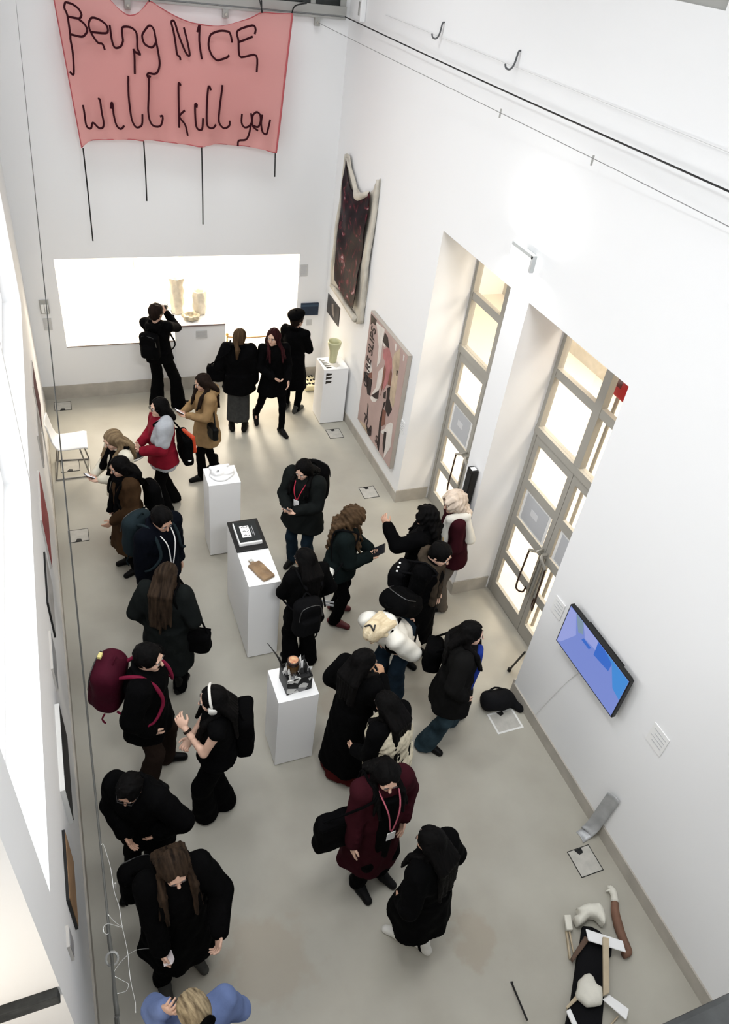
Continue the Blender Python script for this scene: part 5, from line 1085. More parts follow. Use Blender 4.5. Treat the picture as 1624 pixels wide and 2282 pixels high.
    if hs in ('long', 'curly', 'bob'):
        n = 9; L_ = {'bob': 0.16}.get(hs, ln); rg = random.Random(key)
        for i in range(n):
            y = (i / (n - 1) - 0.5) * 2; q = rg.uniform(0.86, 1.08)
            e = t(-0.135 - pf * 0.8 + rg.uniform(-0.012, 0.012), y * (0.095 + rg.uniform(-0.02, 0.015)), 1.53 - L_ * q * (1 - 0.12 * abs(y)))
            mpt = t(-0.118 - pf * 0.5, y * 0.085, 1.46)
            f.cap(hp(-0.06 + 0.02 * abs(y), y * 0.07, 0.02), mpt, 0.038 * s, 0.034 * s, 0.02)
            if L_ > 0.2: f.cap(mpt, e, 0.030 * s, 0.013 * s, 0.008)
        for sg in (1, -1):
            f.cap(hp(-0.012, sg * 0.080, 0.02), hp(-0.015, sg * 0.085, -0.09), 0.024 * s, 0.028 * s, 0.02)
            if hs != 'bob' and L_ > 0.28:
                a_ = hp(-0.012, sg * 0.086, -0.09); m_ = t(0.09 + pf * 0.8, sg * 0.105, 1.40); b_ = t(0.158 + pf, sg * 0.095, 1.46 - L_ * 0.62); f.cap(a_, m_, 0.028 * s, 0.03 * s, 0.015); f.cap(m_, b_, 0.03 * s, 0.014 * s, 0.012); f.cap(m_, t(0.135 + pf, sg * 0.14, 1.46 - L_ * 0.5), 0.024 * s, 0.011 * s, 0.01)
    if hs == 'ponytail':
        f.ell(hp(-0.125, 0, 0.03), (0.03 * s, 0.03 * s, 0.03 * s), Rh, 0.02); a_ = hp(-0.14, 0, 0.0); b_ = t(-0.16, 0.01, 1.46); f.cap(a_, b_, 0.028 * s, 0.034 * s, 0.015); f.cap(b_, t(-0.165, 0.02, 1.50 - ln * 0.6), 0.034 * s, 0.014 * s, 0.015)
    if hs == 'curly':
        f.warp(lambda X, Y, Z: 0.014 * np.sin(52 * X + 21 * Z) * np.sin(57 * Y + 17 * X) * np.cos(49 * Z) + 0.006 * np.sin(110 * X + 90 * Y + 70 * Z))
    else:
        Ri = Rh.T
        def groove(X, Y, Z):
            x = Ri[0][0] * (X - hc[0]) + Ri[0][1] * (Y - hc[1]) + Ri[0][2] * (Z - hc[2]); y = Ri[1][0] * (X - hc[0]) + Ri[1][1] * (Y - hc[1]) + Ri[1][2] * (Z - hc[2])
            th = np.arctan2(y, x + 0.02)
            part = 0.010 * np.exp(-(y / 0.007) ** 2) * (x > -0.07) if hs in ('long', 'bob') else 0.0
            return (0.005 * np.sin(70 * X + 40 * Y) * np.sin(62 * Y - 45 * Z) if hs == 'short' else 0.0) + 0.0026 * np.sin(34 * th + 11 * Z) + 0.0015 * np.sin(71 * th - 17 * Z) + part
        f.warp(groove)
    ho = field_obj('hair', f, hm_, root)
    J = dict(root=root, t=t, hp=hp, Rt=Rt, Rh=Rh, arms=arms, s=s, hc=hc, neck=neck, body=body, top=tp, hip=bc, legs=legs, hair=ho, pf=pf, w=w, fl=fl)
    PEOPLE[key] = J
    return J
def world(J, p):
    a = J['root'].rotation_euler[2]; c, s_ = math.cos(a), math.sin(a); o = J['root'].location
    return Vector((o[0] + c * p[0] - s_ * p[1], o[1] + s_ * p[0] + c * p[1], p[2]))
def worldv(J, v):
    a = J['root'].rotation_euler[2]; c, s_ = math.cos(a), math.sin(a)
    return Vector((c * v[0] - s_ * v[1], s_ * v[0] + c * v[1], v[2]))

# ---- worn parts of clothing
def scarf(J, mat, tail=0.45, wrap=0.04, name='scarf'):
    t, s = J['t'], J['s']; f = Field(J['neck'] - 0.5, J['neck'] + 0.35, 0.011)
    for k in range(12):
        a0, a1 = (2 * math.pi * k / 12, 2 * math.pi * (k + 1) / 12)
        f.cap(t(-0.01 + 0.10 * math.cos(a0), 0.105 * math.sin(a0), 1.45 - 0.04 * math.cos(a0)), t(-0.01 + 0.10 * math.cos(a1), 0.105 * math.sin(a1), 1.45 - 0.04 * math.cos(a1)), wrap * s, k=0.02)
    if tail:
        for sg in (1, -1):
            a = t(0.10, sg * 0.05, 1.40); b = t(0.165 + J['pf'], sg * 0.075, 1.40 - tail * (1 if sg > 0 else 0.8)); f.cap(a, b, 0.034 * s, 0.045 * s, 0.015)
    f.warp(lambda X, Y, Z: 0.004 * np.sin(60 * Z + 40 * X) * np.sin(50 * Y))
    return field_obj(name, f, mat, J['root'])
def lanyard(J, mat, low=1.10, badge=True, card=paper, out=0.0):
    t = J['t']; px = 0.150 + J['pf'] + out
    o_ = obj('lanyard', T([t(-0.03, 0.09, 1.47), t(0.075 + out, 0.075, 1.43), t(px - 0.005, 0.045, 1.32), t(px + 0.008, 0.0, low), t(px - 0.005, -0.045, 1.32), t(0.075 + out, -0.075, 1.43), t(-0.03, -0.09, 1.47)], 0.006, 5), mat, J['root'])
    if badge:
        a = t(px + 0.012, -0.035, low); b = t(px + 0.016, 0.035, low - 0.10)
        obj('badge', P([t(px + 0.014, -0.035, low), t(px + 0.014, 0.035, low), t(px + 0.014, 0.035, low - 0.1), t(px + 0.014, -0.035, low - 0.1)], [t(px + 0.018, -0.035, low), t(px + 0.018, 0.035, low), t(px + 0.018, 0.035, low - 0.1), t(px + 0.018, -0.035, low - 0.1)]), card, o_)
    return o_
def glasses(J):
    hp = J['hp']; bm = bmesh.new()
    for sg in (1, -1):
        tube(bm, [hp(0.104, sg * (0.034 + 0.022 * math.cos(a)), 0.008 + 0.018 * math.sin(a)) for a in (2 * math.pi * k / 12 for k in range(13))], 0.0026, 5, False)
        tube(bm, [hp(0.102, sg * 0.056, 0.012), hp(0.05, sg * 0.078, 0.014), hp(-0.02, sg * 0.080, 0.008)], 0.0026, 5)
    tube(bm, [hp(0.104, -0.012, 0.012), hp(0.107, 0, 0.014), hp(0.104, 0.012, 0.012)], 0.0026, 5)
    return obj('glasses', bm, STEELB, J['root'])
def front_panel(J, mat, z0, z1, hw=0.055, name='shirt_front'):
    """a strip of the layer under an open jacket"""
    t, s = J['t'], J['s']; f = Field(J['hip'] + (-0.25, -0.3, -0.4), J['neck'] + (0.4, 0.3, 0.15), 0.012)
    for y in (-hw * 0.55, 0, hw * 0.55):
        f.cap(t(0.112 + J['pf'], y, z0 - 0.04), t(0.126 + J['pf'], y, (z0 + z1) / 2), 0.036 * s, 0.037 * s, 0.015); f.cap(t(0.126 + J['pf'], y, (z0 + z1) / 2), t(0.108 + J['pf'], y, z1), 0.037 * s, 0.036 * s, 0.015)
    return field_obj(name, f, mat, J['root'])

def vest(J, mat, hem, grow, name='vest'):
    t, s, w, pf = J['t'], J['s'], J['w'], J['pf'] + grow; f = Field(J['hip'] + (-0.4, -0.45, -0.5), J['neck'] + (0.4, 0.45, 0.2), 0.013)
    f.ell(t(0, 0, 1.26), ((0.128 + pf) * s, (0.158 + pf) * s * w, 0.20 * s), J['Rt'], 0.05); f.ell(t(0.01, 0, 1.08), ((0.125 + pf) * s, (0.155 + pf) * s * w, 0.17 * s), J['Rt'], 0.06)
    b = J['hip']; f.cone((b[0], b[1], 1.04 * s), (b[0], b[1], hem * s), ((0.128 + pf) * s, (0.16 + pf) * s * w), ((0.14 + pf) * s, (0.175 + pf) * s * w), 0.05)
    f.warp(lambda X, Y, Z: 0.008 * np.sin(62 * X + 30 * Z) * np.sin(58 * Y + 25 * Z) + 0.004 * np.sin(120 * Z + 80 * Y)); f.cut((0, 0, -1), -hem * s)
    return field_obj(name, f, mat, J['root'])
# ---- things people carry (each stands by itself)
def to_thing(J, name, label, cat, at, ang=0.0, group=None):
    p = world(J, at); o_ = empty(name, p, J['root'].rotation_euler[2] + ang, label, cat, group); return o_
def backpack(J, label, mat, size=(0.085, 0.15, 0.23), at=(-0.222, 0, 1.19), strap=None, tilt=0, yaw=0.0):
    s = J['s']; at = (at[0] - J['pf'], at[1], at[2]); c = J['t'](*at); th = to_thing(J, 'backpack', label, 'backpack', c)
    R_ = np.array(J['Rt'])
    f = Field((-0.36, -0.36, -0.42), (0.36, 0.36, 0.42), 0.013)
    f.rbox((0, 0, 0), (size[0], size[1], size[2]), R_, min(size) * 0.85, 0.02); f.rbox(R_ @ np.array([-size[0] * 0.8, 0, -size[2] * 0.3]), (0.05, size[1] * 0.75, size[2] * 0.5), R_, 0.04, 0.02); f.ell(R_ @ np.array([0, 0, size[2] * 0.7]), (size[0] * 0.95, size[1] * 0.85, size[2] * 0.42), R_, 0.04)
    f.warp(lambda X, Y, Z: 0.005 * np.sin(24 * Z + 16 * Y) * np.sin(21 * Y - 9 * X))
    field_obj('pack_body', f, mat, th)
    rr = lambda x, y, z: R_ @ np.array([x, y, z])
    obj('grab_handle', T([rr(0.04, -0.04, size[2] * 1.05), rr(0.05, 0, size[2] * 1.05 + 0.045), rr(0.04, 0.04, size[2] * 1.05)], 0.009, 6), mat, th)
    obj('zip', T([rr(-size[0] * 1.0, -size[1] * 0.86, size[2] * 0.2), rr(-size[0] * 0.9, -size[1] * 0.6, size[2] * 0.86), rr(-size[0] * 0.9, size[1] * 0.6, size[2] * 0.86), rr(-size[0] * 1.0, size[1] * 0.86, size[2] * 0.2)], 0.005, 5), M('dark_zip', (0.03, 0.03, 0.03), 0.4, 0.5), th)
    t = J['t']; pf = J['pf']; inv = lambda p: np.array(p) - c
    for sg in (1, -1):
        y = sg * 0.115
        pts = [inv(t(-0.16 - pf, y * 0.7, 1.36)), inv(t(-0.07, y, 1.452 + pf * 0.25)), inv(t(0.03, y, 1.450 + pf * 0.25)), inv(t(0.105 + pf * 0.7, y * 1.05, 1.36)), inv(t(0.135 + pf, y * 1.15, 1.2)), inv(t(0.09, sg * (0.20 + pf) * J['w'], 1.06)), inv(t(-0.15 - pf, sg * 0.15, 1.03))]
        obj('shoulder_strap', T(pts, [0.015, 0.017, 0.017, 0.017, 0.015, 0.01, 0.01], 8), strap or mat, th, True)
    obj('loose_strap', T([rr(0, -size[1] * 0.8, -size[2]), rr(-0.02, -size[1] * 0.85, -size[2] - 0.07), rr(0.0, -size[1] * 0.8, -size[2] - 0.13)], 0.008, 5), strap or mat, th)
    return th
def shoulder_bag(J, label, mat, at, size, strap_side, name='shoulder_bag', cat='bag', soft=0.006, strapmat=None, cross=False, handle2=False, rz=0.0):
    c = J['t'](*at); c = np.array(c); th = to_thing(J, name, label, cat, c)
    R_ = np.array(Matrix.Rotation(rz, 3, 'Z'))
    m = max(size) * 1.35 + 0.05; f = Field((-m, -m, -m), (m, m, m), 0.012)
    f.rbox((0, 0, 0), size, R_, min(size) * 0.6, 0.02); f.ell((0, 0, -size[2] * 0.5), (size[0] * 1.15, size[1] * 0.95, size[2] * 0.55), R_, 0.03)
    f.warp(lambda X, Y, Z: soft * np.sin(30 * Z + 20 * Y) * np.sin(26 * Y + 23 * X))
    field_obj('bag_body', f, mat, th)
    t = J['t']; pf = J['pf']; sg = strap_side; inv = lambda p: np.array(p) - c
    r = lambda v: R_ @ np.array(v)
    a = r((0, -size[1] * 0.8, size[2] * 0.9)); b = r((0, size[1] * 0.8, size[2] * 0.9))
    yy = sg * 0.13
    shp = [inv(t(0.10 + pf, yy, 1.42)), inv(t(0.0, yy, 1.478 + pf * 0.4)), inv(t(-0.10 - pf, yy, 1.42))]
    if b[0] < a[0] or (b[1] - a[1]) * 0 > 0: a, b = b, a
    obj('bag_strap', T([a] + shp + [b] if a[0] >= b[0] else [b] + shp + [a], 0.011, 6), strapmat or mat, th)
    obj('bag_flap', P([r((size[0] * 1.03, y, z)) for y, z in ((-size[1] * 0.9, size[2] * 0.9), (size[1] * 0.9, size[2] * 0.9), (size[1] * 0.8, 0.0), (-size[1] * 0.8, 0.0))], [r((size[0] * 1.08, y, z)) for y, z in ((-size[1] * 0.9, size[2] * 0.9), (size[1] * 0.9, size[2] * 0.9), (size[1] * 0.8, 0.0), (-size[1] * 0.8, 0.0))]), mat, th)
    return th
def phone(J, label, side=0, both=False, lit=False, name='phone', cat='phone', size=(0.075, 0.15, 0.009), mat=None):
    a = J['arms'][side]; c = a['palm'] + a['d'] * 0.03 + a['n'] * 0.012
    if both: c = (J['arms'][0]['palm'] + J['arms'][1]['palm']) / 2 + np.array([0.03, 0, 0.02])
    th = to_thing(J, name, label, cat, c)
    u = unit(np.array([0.75, 0, 0.62])); v = np.array([0, 1.0, 0]); n = np.cross(u, v); n = n if n[2] > 0 else -n
    def pt(x, y, z): return u * y + v * x + n * z
    def slabb(hx, hy, z0, z1): return P([pt(-hx, -hy, z0), pt(hx, -hy, z0), pt(hx, hy, z0), pt(-hx, hy, z0)], [pt(-hx, -hy, z1), pt(hx, -hy, z1), pt(hx, hy, z1), pt(-hx, hy, z1)])
    obj('case', slabb(size[0] / 2, size[1] / 2, -size[2], 0), mat or STEELB, th)
    obj('screen', slabb(size[0] / 2 - 0.004, size[1] / 2 - 0.005, 0, 0.001), M('lit_phone_screen', (0.3, 0.3, 0.3), 0.3, emit=((0.9, 0.92, 1.0), 0.7)) if lit else SCREEN, th)
    return th

# ---------------------------------------------------------------- the visitors, from the back of the hall to the front
J = person(1, 'person in black photographing the vases at the bright opening with a camera', (1.18, 10.10), 62, 1.72, lean=-4, head=(2, -22), L='face', R='face', feet=[(1.12, 10.22, 60), (1.44, 10.13, 20)], top=dict(hem=0.84, puff=0.015, hood=True), bot=dict(hem=0.10, flat=0.07), hair=('short', H_DK), skin=SKIN2)
backpack(J, 'small black backpack worn by the photographer at the opening', BLK, (0.07, 0.14, 0.2), (-0.22, 0.03, 1.18))
c = (J['arms'][0]['palm'] + J['arms'][1]['palm']) / 2 + np.array([0.035, 0, 0.03]); th = to_thing(J, 'camera', 'pale and black camera raised to the face before the vases', 'camera', c)
obj('camera_body', B(((-0.035, -0.07, -0.045), (0.035, 0.07, 0.045)), bevel=0.008), M('camera_silver', (0.55, 0.5, 0.46), 0.4, 0.5), th); obj('lens', lathe(bmesh.new(), [(0.034, 0.0), (0.036, 0.05), (0.032, 0.06)], 16), STEELB, th, True).rotation_euler = (0, math.pi / 2, 0)
obj('grip', B(((-0.037, -0.072, -0.02), (0.03, -0.04, 0.047)), bevel=0.006), STEELB, th); obj('strap', T([(-0.01, -0.075, 0.03), (0.03, -0.11, -0.05), (0.06, -0.13, -0.12)], 0.004, 5), STEELB, th); obj('lens_cap', B(((0.045, -0.155, -0.19), (0.055, -0.105, -0.12)), bevel=0.004), STEELB, th)
J = person(2, 'person with grey brown ponytail, wide black jacket and long grey skirt, seen from behind', (2.18, 9.32), 75, 1.64, 1.03, head=(4, -28), L='pocket', R='down', top=dict(hem=0.72, puff=0.045, flare=0.03, sleeve=0.068), bot=dict(name='skirt', mat=GSKIRT, hem=0.22, flat=0.15), hair=('ponytail', H_BR, 0.3), boot=0.05)
glasses(J)
shoulder_bag(J, 'black bag at the left hip of the person in the long grey skirt', BLK, (-0.02, 0.33, 1.0), (0.06, 0.13, 0.12), 1)
J = person(3, 'person with dark red hair in black coat and leggings, striding towards the viewer', (2.68, 9.27), 268, 1.65, head=(12, -38), L='fwd', R='clasp', feet=[(2.80, 9.10, 285), (2.50, 9.52, 262, 0.06)], top=dict(hem=0.66, flare=0.05, puff=0.01), bot=dict(hem=0.02, flat=0.025), hair=('long', H_RED, 0.34), skin=SKIN2)
J = person(4, 'person in black beret and knee length black coat facing the corner', (3.12, 9.72), 48, 1.66, head=(4, -25), L='clasp', R='clasp', top=dict(hem=0.46, flare=0.06, puff=0.01, name='coat'), bot=dict(hem=0.03, flat=0.03), hair=('short', H_DK), shoe=GSHOE, skin=SKIN2)
f = Field((-0.2, -0.2, -0.1), (0.2, 0.2, 0.12), 0.009); f.ell((0, 0, 0), (0.135, 0.13, 0.055), None, 0); f.ell((-0.02, 0, -0.03), (0.11, 0.10, 0.05), None, 0.03); f.cap((0, 0, 0.05), (0, 0, 0.07), 0.008, k=0.01)
o = field_obj('beret', f, BLK, J['root']); o.matrix_local = Matrix.Translation(J['hp'](-0.03, 0, 0.10)) @ Matrix(J['Rh'].tolist()).to_4x4() @ Matrix.Rotation(-0.25, 4, 'Y')
J = person(5, 'person in tan wool coat with long dark hair looking down at a phone', (1.52, 8.30), 192, 1.58, head=(26, 0), L='phone', R='phone', feet=[(1.40, 8.20, 190), (1.62, 8.42, 205)], top=dict(mat=TAN, hem=0.62, flare=0.045, puff=0.02, name='coat', hood=True), bot=dict(hem=0.045, flat=0.04), hair=('long', H_DK, 0.4), boot=0.1)
phone(J, 'phone with pale screen held by the person in the tan coat', 0, True, True)
shoulder_bag(J, 'black flap bag hanging against the tan coat', BSHOE, (0.02, 0.24, 0.93), (0.04, 0.13, 0.09), -1)
J = person(6, 'person in red and pale grey jacket carrying a helmet, black bob hair', (0.87, 7.70), 188, 1.63, 1.05, head=(2, 5), L=((0.28, 0.10, 1.06), (-0.6, 0.8, -0.6)), R=((0.26, 0.06, 1.08), (-0.6, 0.8, -0.6)), feet=[(0.82, 7.60, 200), (0.95, 7.82, 185)], top=dict(mat=RED, hem=0.80, puff=0.03, sleeve=0.066), bot=dict(hem=0.085, flat=0.06), hair=('bob', H_BLACK), skin=SKIN2)
glasses(J)
t_ = J['t']; f = Field(J['neck'] - 0.75, J['neck'] + 0.4, 0.013)
a = J['arms'][0]
f.cap(t_(-0.03, 0.13, 1.45), a['sh'], 0.078, 0.102, 0.02); f.cap(a['sh'], a['sh'] * 0.35 + a['el'] * 0.65, 0.102, 0.094, 0.02); f.cap(t_(-0.06, -0.08, 1.46), t_(-0.03, 0.13, 1.45), 0.05, 0.07, 0.02); f.cap(t_(0.06, 0.13, 1.42), t_(0.13, 0.12, 1.2), 0.055, 0.05, 0.02); f.warp(lambda X, Y, Z: 0.006 * np.sin(40 * Z + 22 * X) * np.sin(36 * Y))
field_obj('grey_panel', f, PGREY, J['root'], 'pale grey shoulder panel'); f = Field((-0.3, -0.3, 0.6), (0.3, 0.3, 0.95), 0.0155); b0 = J['hip']; f.cone((b0[0], b0[1], 0.80), (b0[0], b0[1], 0.72), (0.165, 0.205), (0.175, 0.215), 0.0, 5, 0.05); field_obj('jacket_skirt', f, PGREY, J['root'], 'pale grey lining below the hem')
c = J['arms'][0]['palm'] + np.array([0.07, -0.02, -0.05]); th = to_thing(J, 'helmet', 'black and white cycle helmet held by the person in the red jacket', 'helmet', c)
f = Field((-0.18, -0.18, -0.18), (0.18, 0.18, 0.18), 0.008); f.ell((0, 0, 0), (0.13, 0.105, 0.10), None, 0); f.ell((0, 0, 0.07), (0.10, 0.08, 0.08), None, 0.01, True)
for k in (-1, 0, 1): f.cap((-0.1, 0.05 * k, -0.085), (0.12, 0.05 * k, -0.06), 0.012, k=0.008, carve=True)
field_obj('helmet_shell', f, STEELB, th); obj('helmet_rim', T([(0.125 * math.cos(k), 0.1 * math.sin(k), -0.03) for k in (2 * math.pi * i / 14 for i in range(15))], 0.013, 6), WSHOE, th, True); obj('chin_strap', T([(0.05, -0.09, 0.02), (0.1, -0.05, 0.08), (0.09, 0.0, 0.13)], 0.006, 5), STEELB, th)
th = shoulder_bag(J, 'black and orange tote bag on the back of the person in the red jacket', BLK, (-0.27, 0.06, 0.98), (0.06, 0.16, 0.2), 1, 'tote_bag')
f = Field((-0.2, -0.25, -0.1), (0.2, 0.25, 0.3), 0.011); f.rbox((-0.045, 0.02, 0.09), (0.03, 0.12, 0.13), rotm(0, 0.1, 0.3), 0.025, 0.01); field_obj('front_pocket', f, M('orange_nylon', (0.45, 0.045, 0.012), 0.6), th, 'orange front pocket')
obj('round_badge', lathe(bmesh.new(), [(0.022, 0.0), (0.022, 0.004)], 14, (0, 0.165, -0.1)), paper, th)
J = person(7, 'person with ash blond hair in a cream jacket looking at a phone by left wall', (0.33, 7.18), 203, 1.62, head=(34, 0), L='phone', R='phone', top=dict(mat=CREAM, hem=0.78, puff=0.02, flare=0.03), bot=dict(hem=0.05, flat=0.04), hair=('long', H_BLON, 0.3), skin=SKIN2)
scarf(J, BLK, 0.25, 0.03, 'dark_collar')
phone(J, 'phone with pale screen held by the person in the cream jacket', 0, True, True)
J = person(8, 'person in long brown velvet coat and black scarf facing the left wall', (0.34, 6.68), 196, 1.60, head=(28, 0), L='fwd', R='pocket', top=dict(mat=BROWN, hem=0.40, flare=0.07, puff=0.03, name='coat', sleeve=0.07), bot=dict(hem=0.05, flat=0.05), hair=('long', H_BLACK, 0.28), boot=0.1)
scarf(J, BLK, 0.6, 0.045)
backpack(J, 'black tote style backpack on the long brown velvet coat', BLK, (0.07, 0.13, 0.19), (-0.24, 0.07, 1.08))
J = person(9, 'man in dark navy jacket with pale lanyard and white soled shoes looking down', (0.52, 5.66), 305, 1.76, 1.06, lean=5, head=(38, -10), L='down', R='down', feet=[(0.68, 5.72, 300), (0.42, 5.62, 280)], top=dict(mat=NAVY, hem=0.80, puff=0.03, sleeve=0.066), bot=dict(hem=0.05, flat=0.045), hair=('short', H_BLACK), shoe=WSHOE)
lanyard(J, paper, 1.02, False)
backpack(J, 'dark teal backpack worn by the man with the pale lanyard', DTEAL, (0.09, 0.16, 0.25), (-0.25, 0.0, 1.14), DTEAL)
J = person(10, 'person with long brown hair in dark charcoal coat behind the man in navy', (0.46, 4.83), 65, 1.64, 1.05, lean=6, head=(20, -20), L='pocket', R='pocket', top=dict(mat=OLIVE, hem=0.45, flare=0.05, puff=0.035, name='coat', sleeve=0.068), bot=dict(hem=0.05, flat=0.045), hair=('long', H_LB, 0.46), boot=0.1)
shoulder_bag(J, 'black bag with loose strap at the hip of the charcoal coat', BLK, (0.06, -0.30, 0.78), (0.07, 0.12, 0.12), -1)
J = person(11, 'person in dark olive parka with red lanyard reading a phone, black backpack behind', (2.25, 6.28), 222, 1.62, 1.08, lean=4, head=(36, 0), L='phone', R='phone', feet=[(2.32, 6.16, 225), (2.16, 6.32, 220)], top=dict(mat=OLIVE, hem=0.68, flare=0.06, puff=0.035, sleeve=0.07, hood=True), bot=dict(mat=DENIM, hem=0.06, flat=0.05), hair=('long', H_BLACK, 0.34), skin=SKIN2, boot=0.05)
lanyard(J, M('red_ribbon', (0.45, 0.02, 0.05), 0.6), 1.20)
phone(J, 'phone held in both hands by the person with the red lanyard', 0, True)
backpack(J, 'large black backpack worn over the dark olive parka', BLK, (0.10, 0.17, 0.25), (-0.235, -0.02, 1.16))
J = person(12, 'person with brown curly hair in dark green jacket holding a black tablet', (2.36, 5.33), 335, 1.62, 1.05, lean=5, head=(22, 8), L='phone', R='phone', feet=[(2.44, 5.44, 340), (2.36, 5.22, 320)], top=dict(mat=GREEN, hem=0.80, puff=0.035, sleeve=0.07), bot=dict(hem=0.045, flat=0.045), hair=('curly', H_BR, 0.42), shoe=M('red_leather', (0.09, 0.008, 0.012), 0.5, 0.4))
phone(J, 'black tablet held level by the curly haired person', 0, True, False, 'tablet', 'tablet', (0.14, 0.2, 0.012))
th = shoulder_bag(J, 'off white cotton tote bag hanging at the hip of the curly haired person', WHITEC, (-0.06, -0.27, 0.80), (0.035, 0.16, 0.17), -1, 'tote_bag', 'bag', 0.004, BLK2)
for k in range(2): obj('tote_print', B(((-0.06, -0.205 - 0.0, -0.06 - 0.045 * k), (0.08, -0.20, -0.035 - 0.045 * k))), print_grey, th)
J = person(13, 'person with long black hair in black jacket and flared trousers beside the long plinth', (1.80, 4.80), 98, 1.62, head=(18, 30), L='clasp', R='pocket', top=dict(hem=0.70, puff=0.025, flare=0.03), bot=dict(hem=0.09, flat=0.06), hair=('long', H_BLACK, 0.32), skin=SKIN3)
backpack(J, 'black backpack with hanging straps next to the long plinth', BLK2, (0.08, 0.14, 0.22), (-0.22, 0.09, 1.05))
J = person(14, 'elderly person with white hair in maroon cardigan and pale scarf by the pier', (3.66, 5.22), 168, 1.68, lean=10, head=(4, 12), L='fwd', R='down', top=dict(mat=MAROON, hem=0.76, puff=0.02), bot=dict(mat=GTR, hem=0.05, flat=0.05), hair=('curly', H_WHITE, 0.0), skin=SKIN2)
t_ = J['t']; f = Field(J['neck'] - 0.6, J['neck'] + 0.3, 0.012); f.cap(t_(-0.08, 0.10, 1.46), t_(0.06, 0.11, 1.46), 0.05, k=0.02); f.cap(t_(-0.10, 0.08, 1.45), t_(-0.15, 0.12, 1.12), 0.05, 0.055, 0.02); f.cap(t_(-0.08, -0.09, 1.46), t_(-0.10, 0.09, 1.46), 0.045, k=0.02); f.cap(t_(0.08, 0.09, 1.44), t_(0.15, 0.08, 1.1), 0.05, k=0.02); f.warp(lambda X, Y, Z: 0.006 * np.sin(60 * Y + 20 * Z)); field_obj('scarf', f, WHITEC, J['root'], 'long pale scarf')
J = person(15, 'person with black curly hair in black coat raising one hand to the elder', (3.20, 5.12), 140, 1.62, 1.05, head=(8, 0), L=((0.40, 0.16, 1.44), (0, 0.4, -1)), R='elbow', top=dict(hem=0.50, flare=0.05, puff=0.03, name='coat', sleeve=0.07), bot=dict(hem=0.05, flat=0.04), hair=('curly', H_BLACK, 0.36))
obj('gold_trim', T([J['t'](-0.19, -0.17, 1.24), J['t'](-0.225, 0, 1.24), J['t'](-0.19, 0.17, 1.24)], 0.007, 6), M('gold_braid', (0.35, 0.24, 0.10), 0.5, 0.5), J['root'])
J = person(16, 'person with short black hair in long black coat and olive scarf looking down', (2.98, 4.60), 305, 1.72, 1.02, lean=6, head=(32, 0), L='pocket', R='down', top=dict(hem=0.38, flare=0.05, puff=0.03, name='coat', sleeve=0.066), bot=dict(hem=0.05, flat=0.04), hair=('short', H_BLACK), skin=SKIN2)
scarf(J, OLSCARF, 0.7, 0.04)
th = shoulder_bag(J, 'black quilted bag with bright studs behind the person in olive scarf', BLK2, (-0.22, -0.12, 1.15), (0.09, 0.13, 0.14), -1)
for k in range(3): obj('stud', lathe(bmesh.new(), [(0.012, 0), (0.008, 0.008)], 8, (-0.03 + 0.02 * k, -0.06 * k, 0.145)), paper, th)
J = person(18, 'person with platinum hair in a clip and off white jacket, bending forward', (2.58, 4.22), 208, 1.60, 1.05, lean=52, head=(6, 10), L=((0.16, 0.14, 0.98), (-0.2, 1, 0)), R=((0.18, 0.14, 1.0), (-0.2, 1, 0)), top=dict(mat=WHITEC, hem=0.76, puff=0.035, sleeve=0.075, hood=True), bot=dict(mat=DENIM, hem=0.10, flat=0.075), hair=('bob', H_PLAT), shoe=WSHOE)
obj('hair_clip', T([J['hp'](-0.05, -0.05, 0.135), J['hp'](-0.085, 0.0, 0.13), J['hp'](-0.05, 0.05, 0.135), J['hp'](-0.10, 0.03, 0.10)], 0.008, 6), STEELB, J['root'])
backpack(J, 'black backpack with a pale zip worn by the bending platinum haired person', BLK, (0.10, 0.16, 0.22), (-0.26, -0.06, 1.20))
J = person(19, 'person with long black hair, open charcoal jacket, blue shirt and worn teal jeans', (2.88, 3.55), 330, 1.66, 1.05, head=(8, 0), L='pocket', R='pocket', feet=[(3.08, 3.66, 10), (2.72, 3.47, 305)], top=dict(mat=CHAR, hem=0.62, flare=0.05, puff=0.03, sleeve=0.068, hood=True), bot=dict(mat=TEAL, hem=0.09, flat=0.065), hair=('long', H_BLACK, 0.36), skin=SKIN2)
front_panel(J, BLUE, 0.92, 1.38, 0.06)
shoulder_bag(J, 'black cloth shopper behind the person in the open charcoal jacket', BLK, (-0.24, 0.20, 0.98), (0.08, 0.12, 0.16), 1, 'shopper_bag')
J = person(20, 'person in floor length black coat over a dark red hem, standing by the short plinth', (1.85, 3.50), 25, 1.66, head=(12, -25), L='pocket', R=((0.20, 0.10, 1.30), (0.1, 0.5, -1)), top=dict(hem=0.16, flare=0.07, puff=0.03, name='coat', sleeve=0.066), bot=dict(name='long_skirt', mat=DEEPRED, hem=0.03, flat=0.20), hair=('long', H_BLACK, 0.34), skin=SKIN3)
J = person(21, 'person with very long black hair and cream fur vest, seen from behind', (1.98, 3.00), 118, 1.60, lean=8, head=(22, 0), L='fwd', R='fwd', top=dict(hem=0.84, puff=0.025, sleeve=0.066), bot=dict(hem=0.05, flat=0.045), hair=('long', H_BLACK, 0.58))
vest(J, FUR, 0.80, 0.04, 'fur_vest')
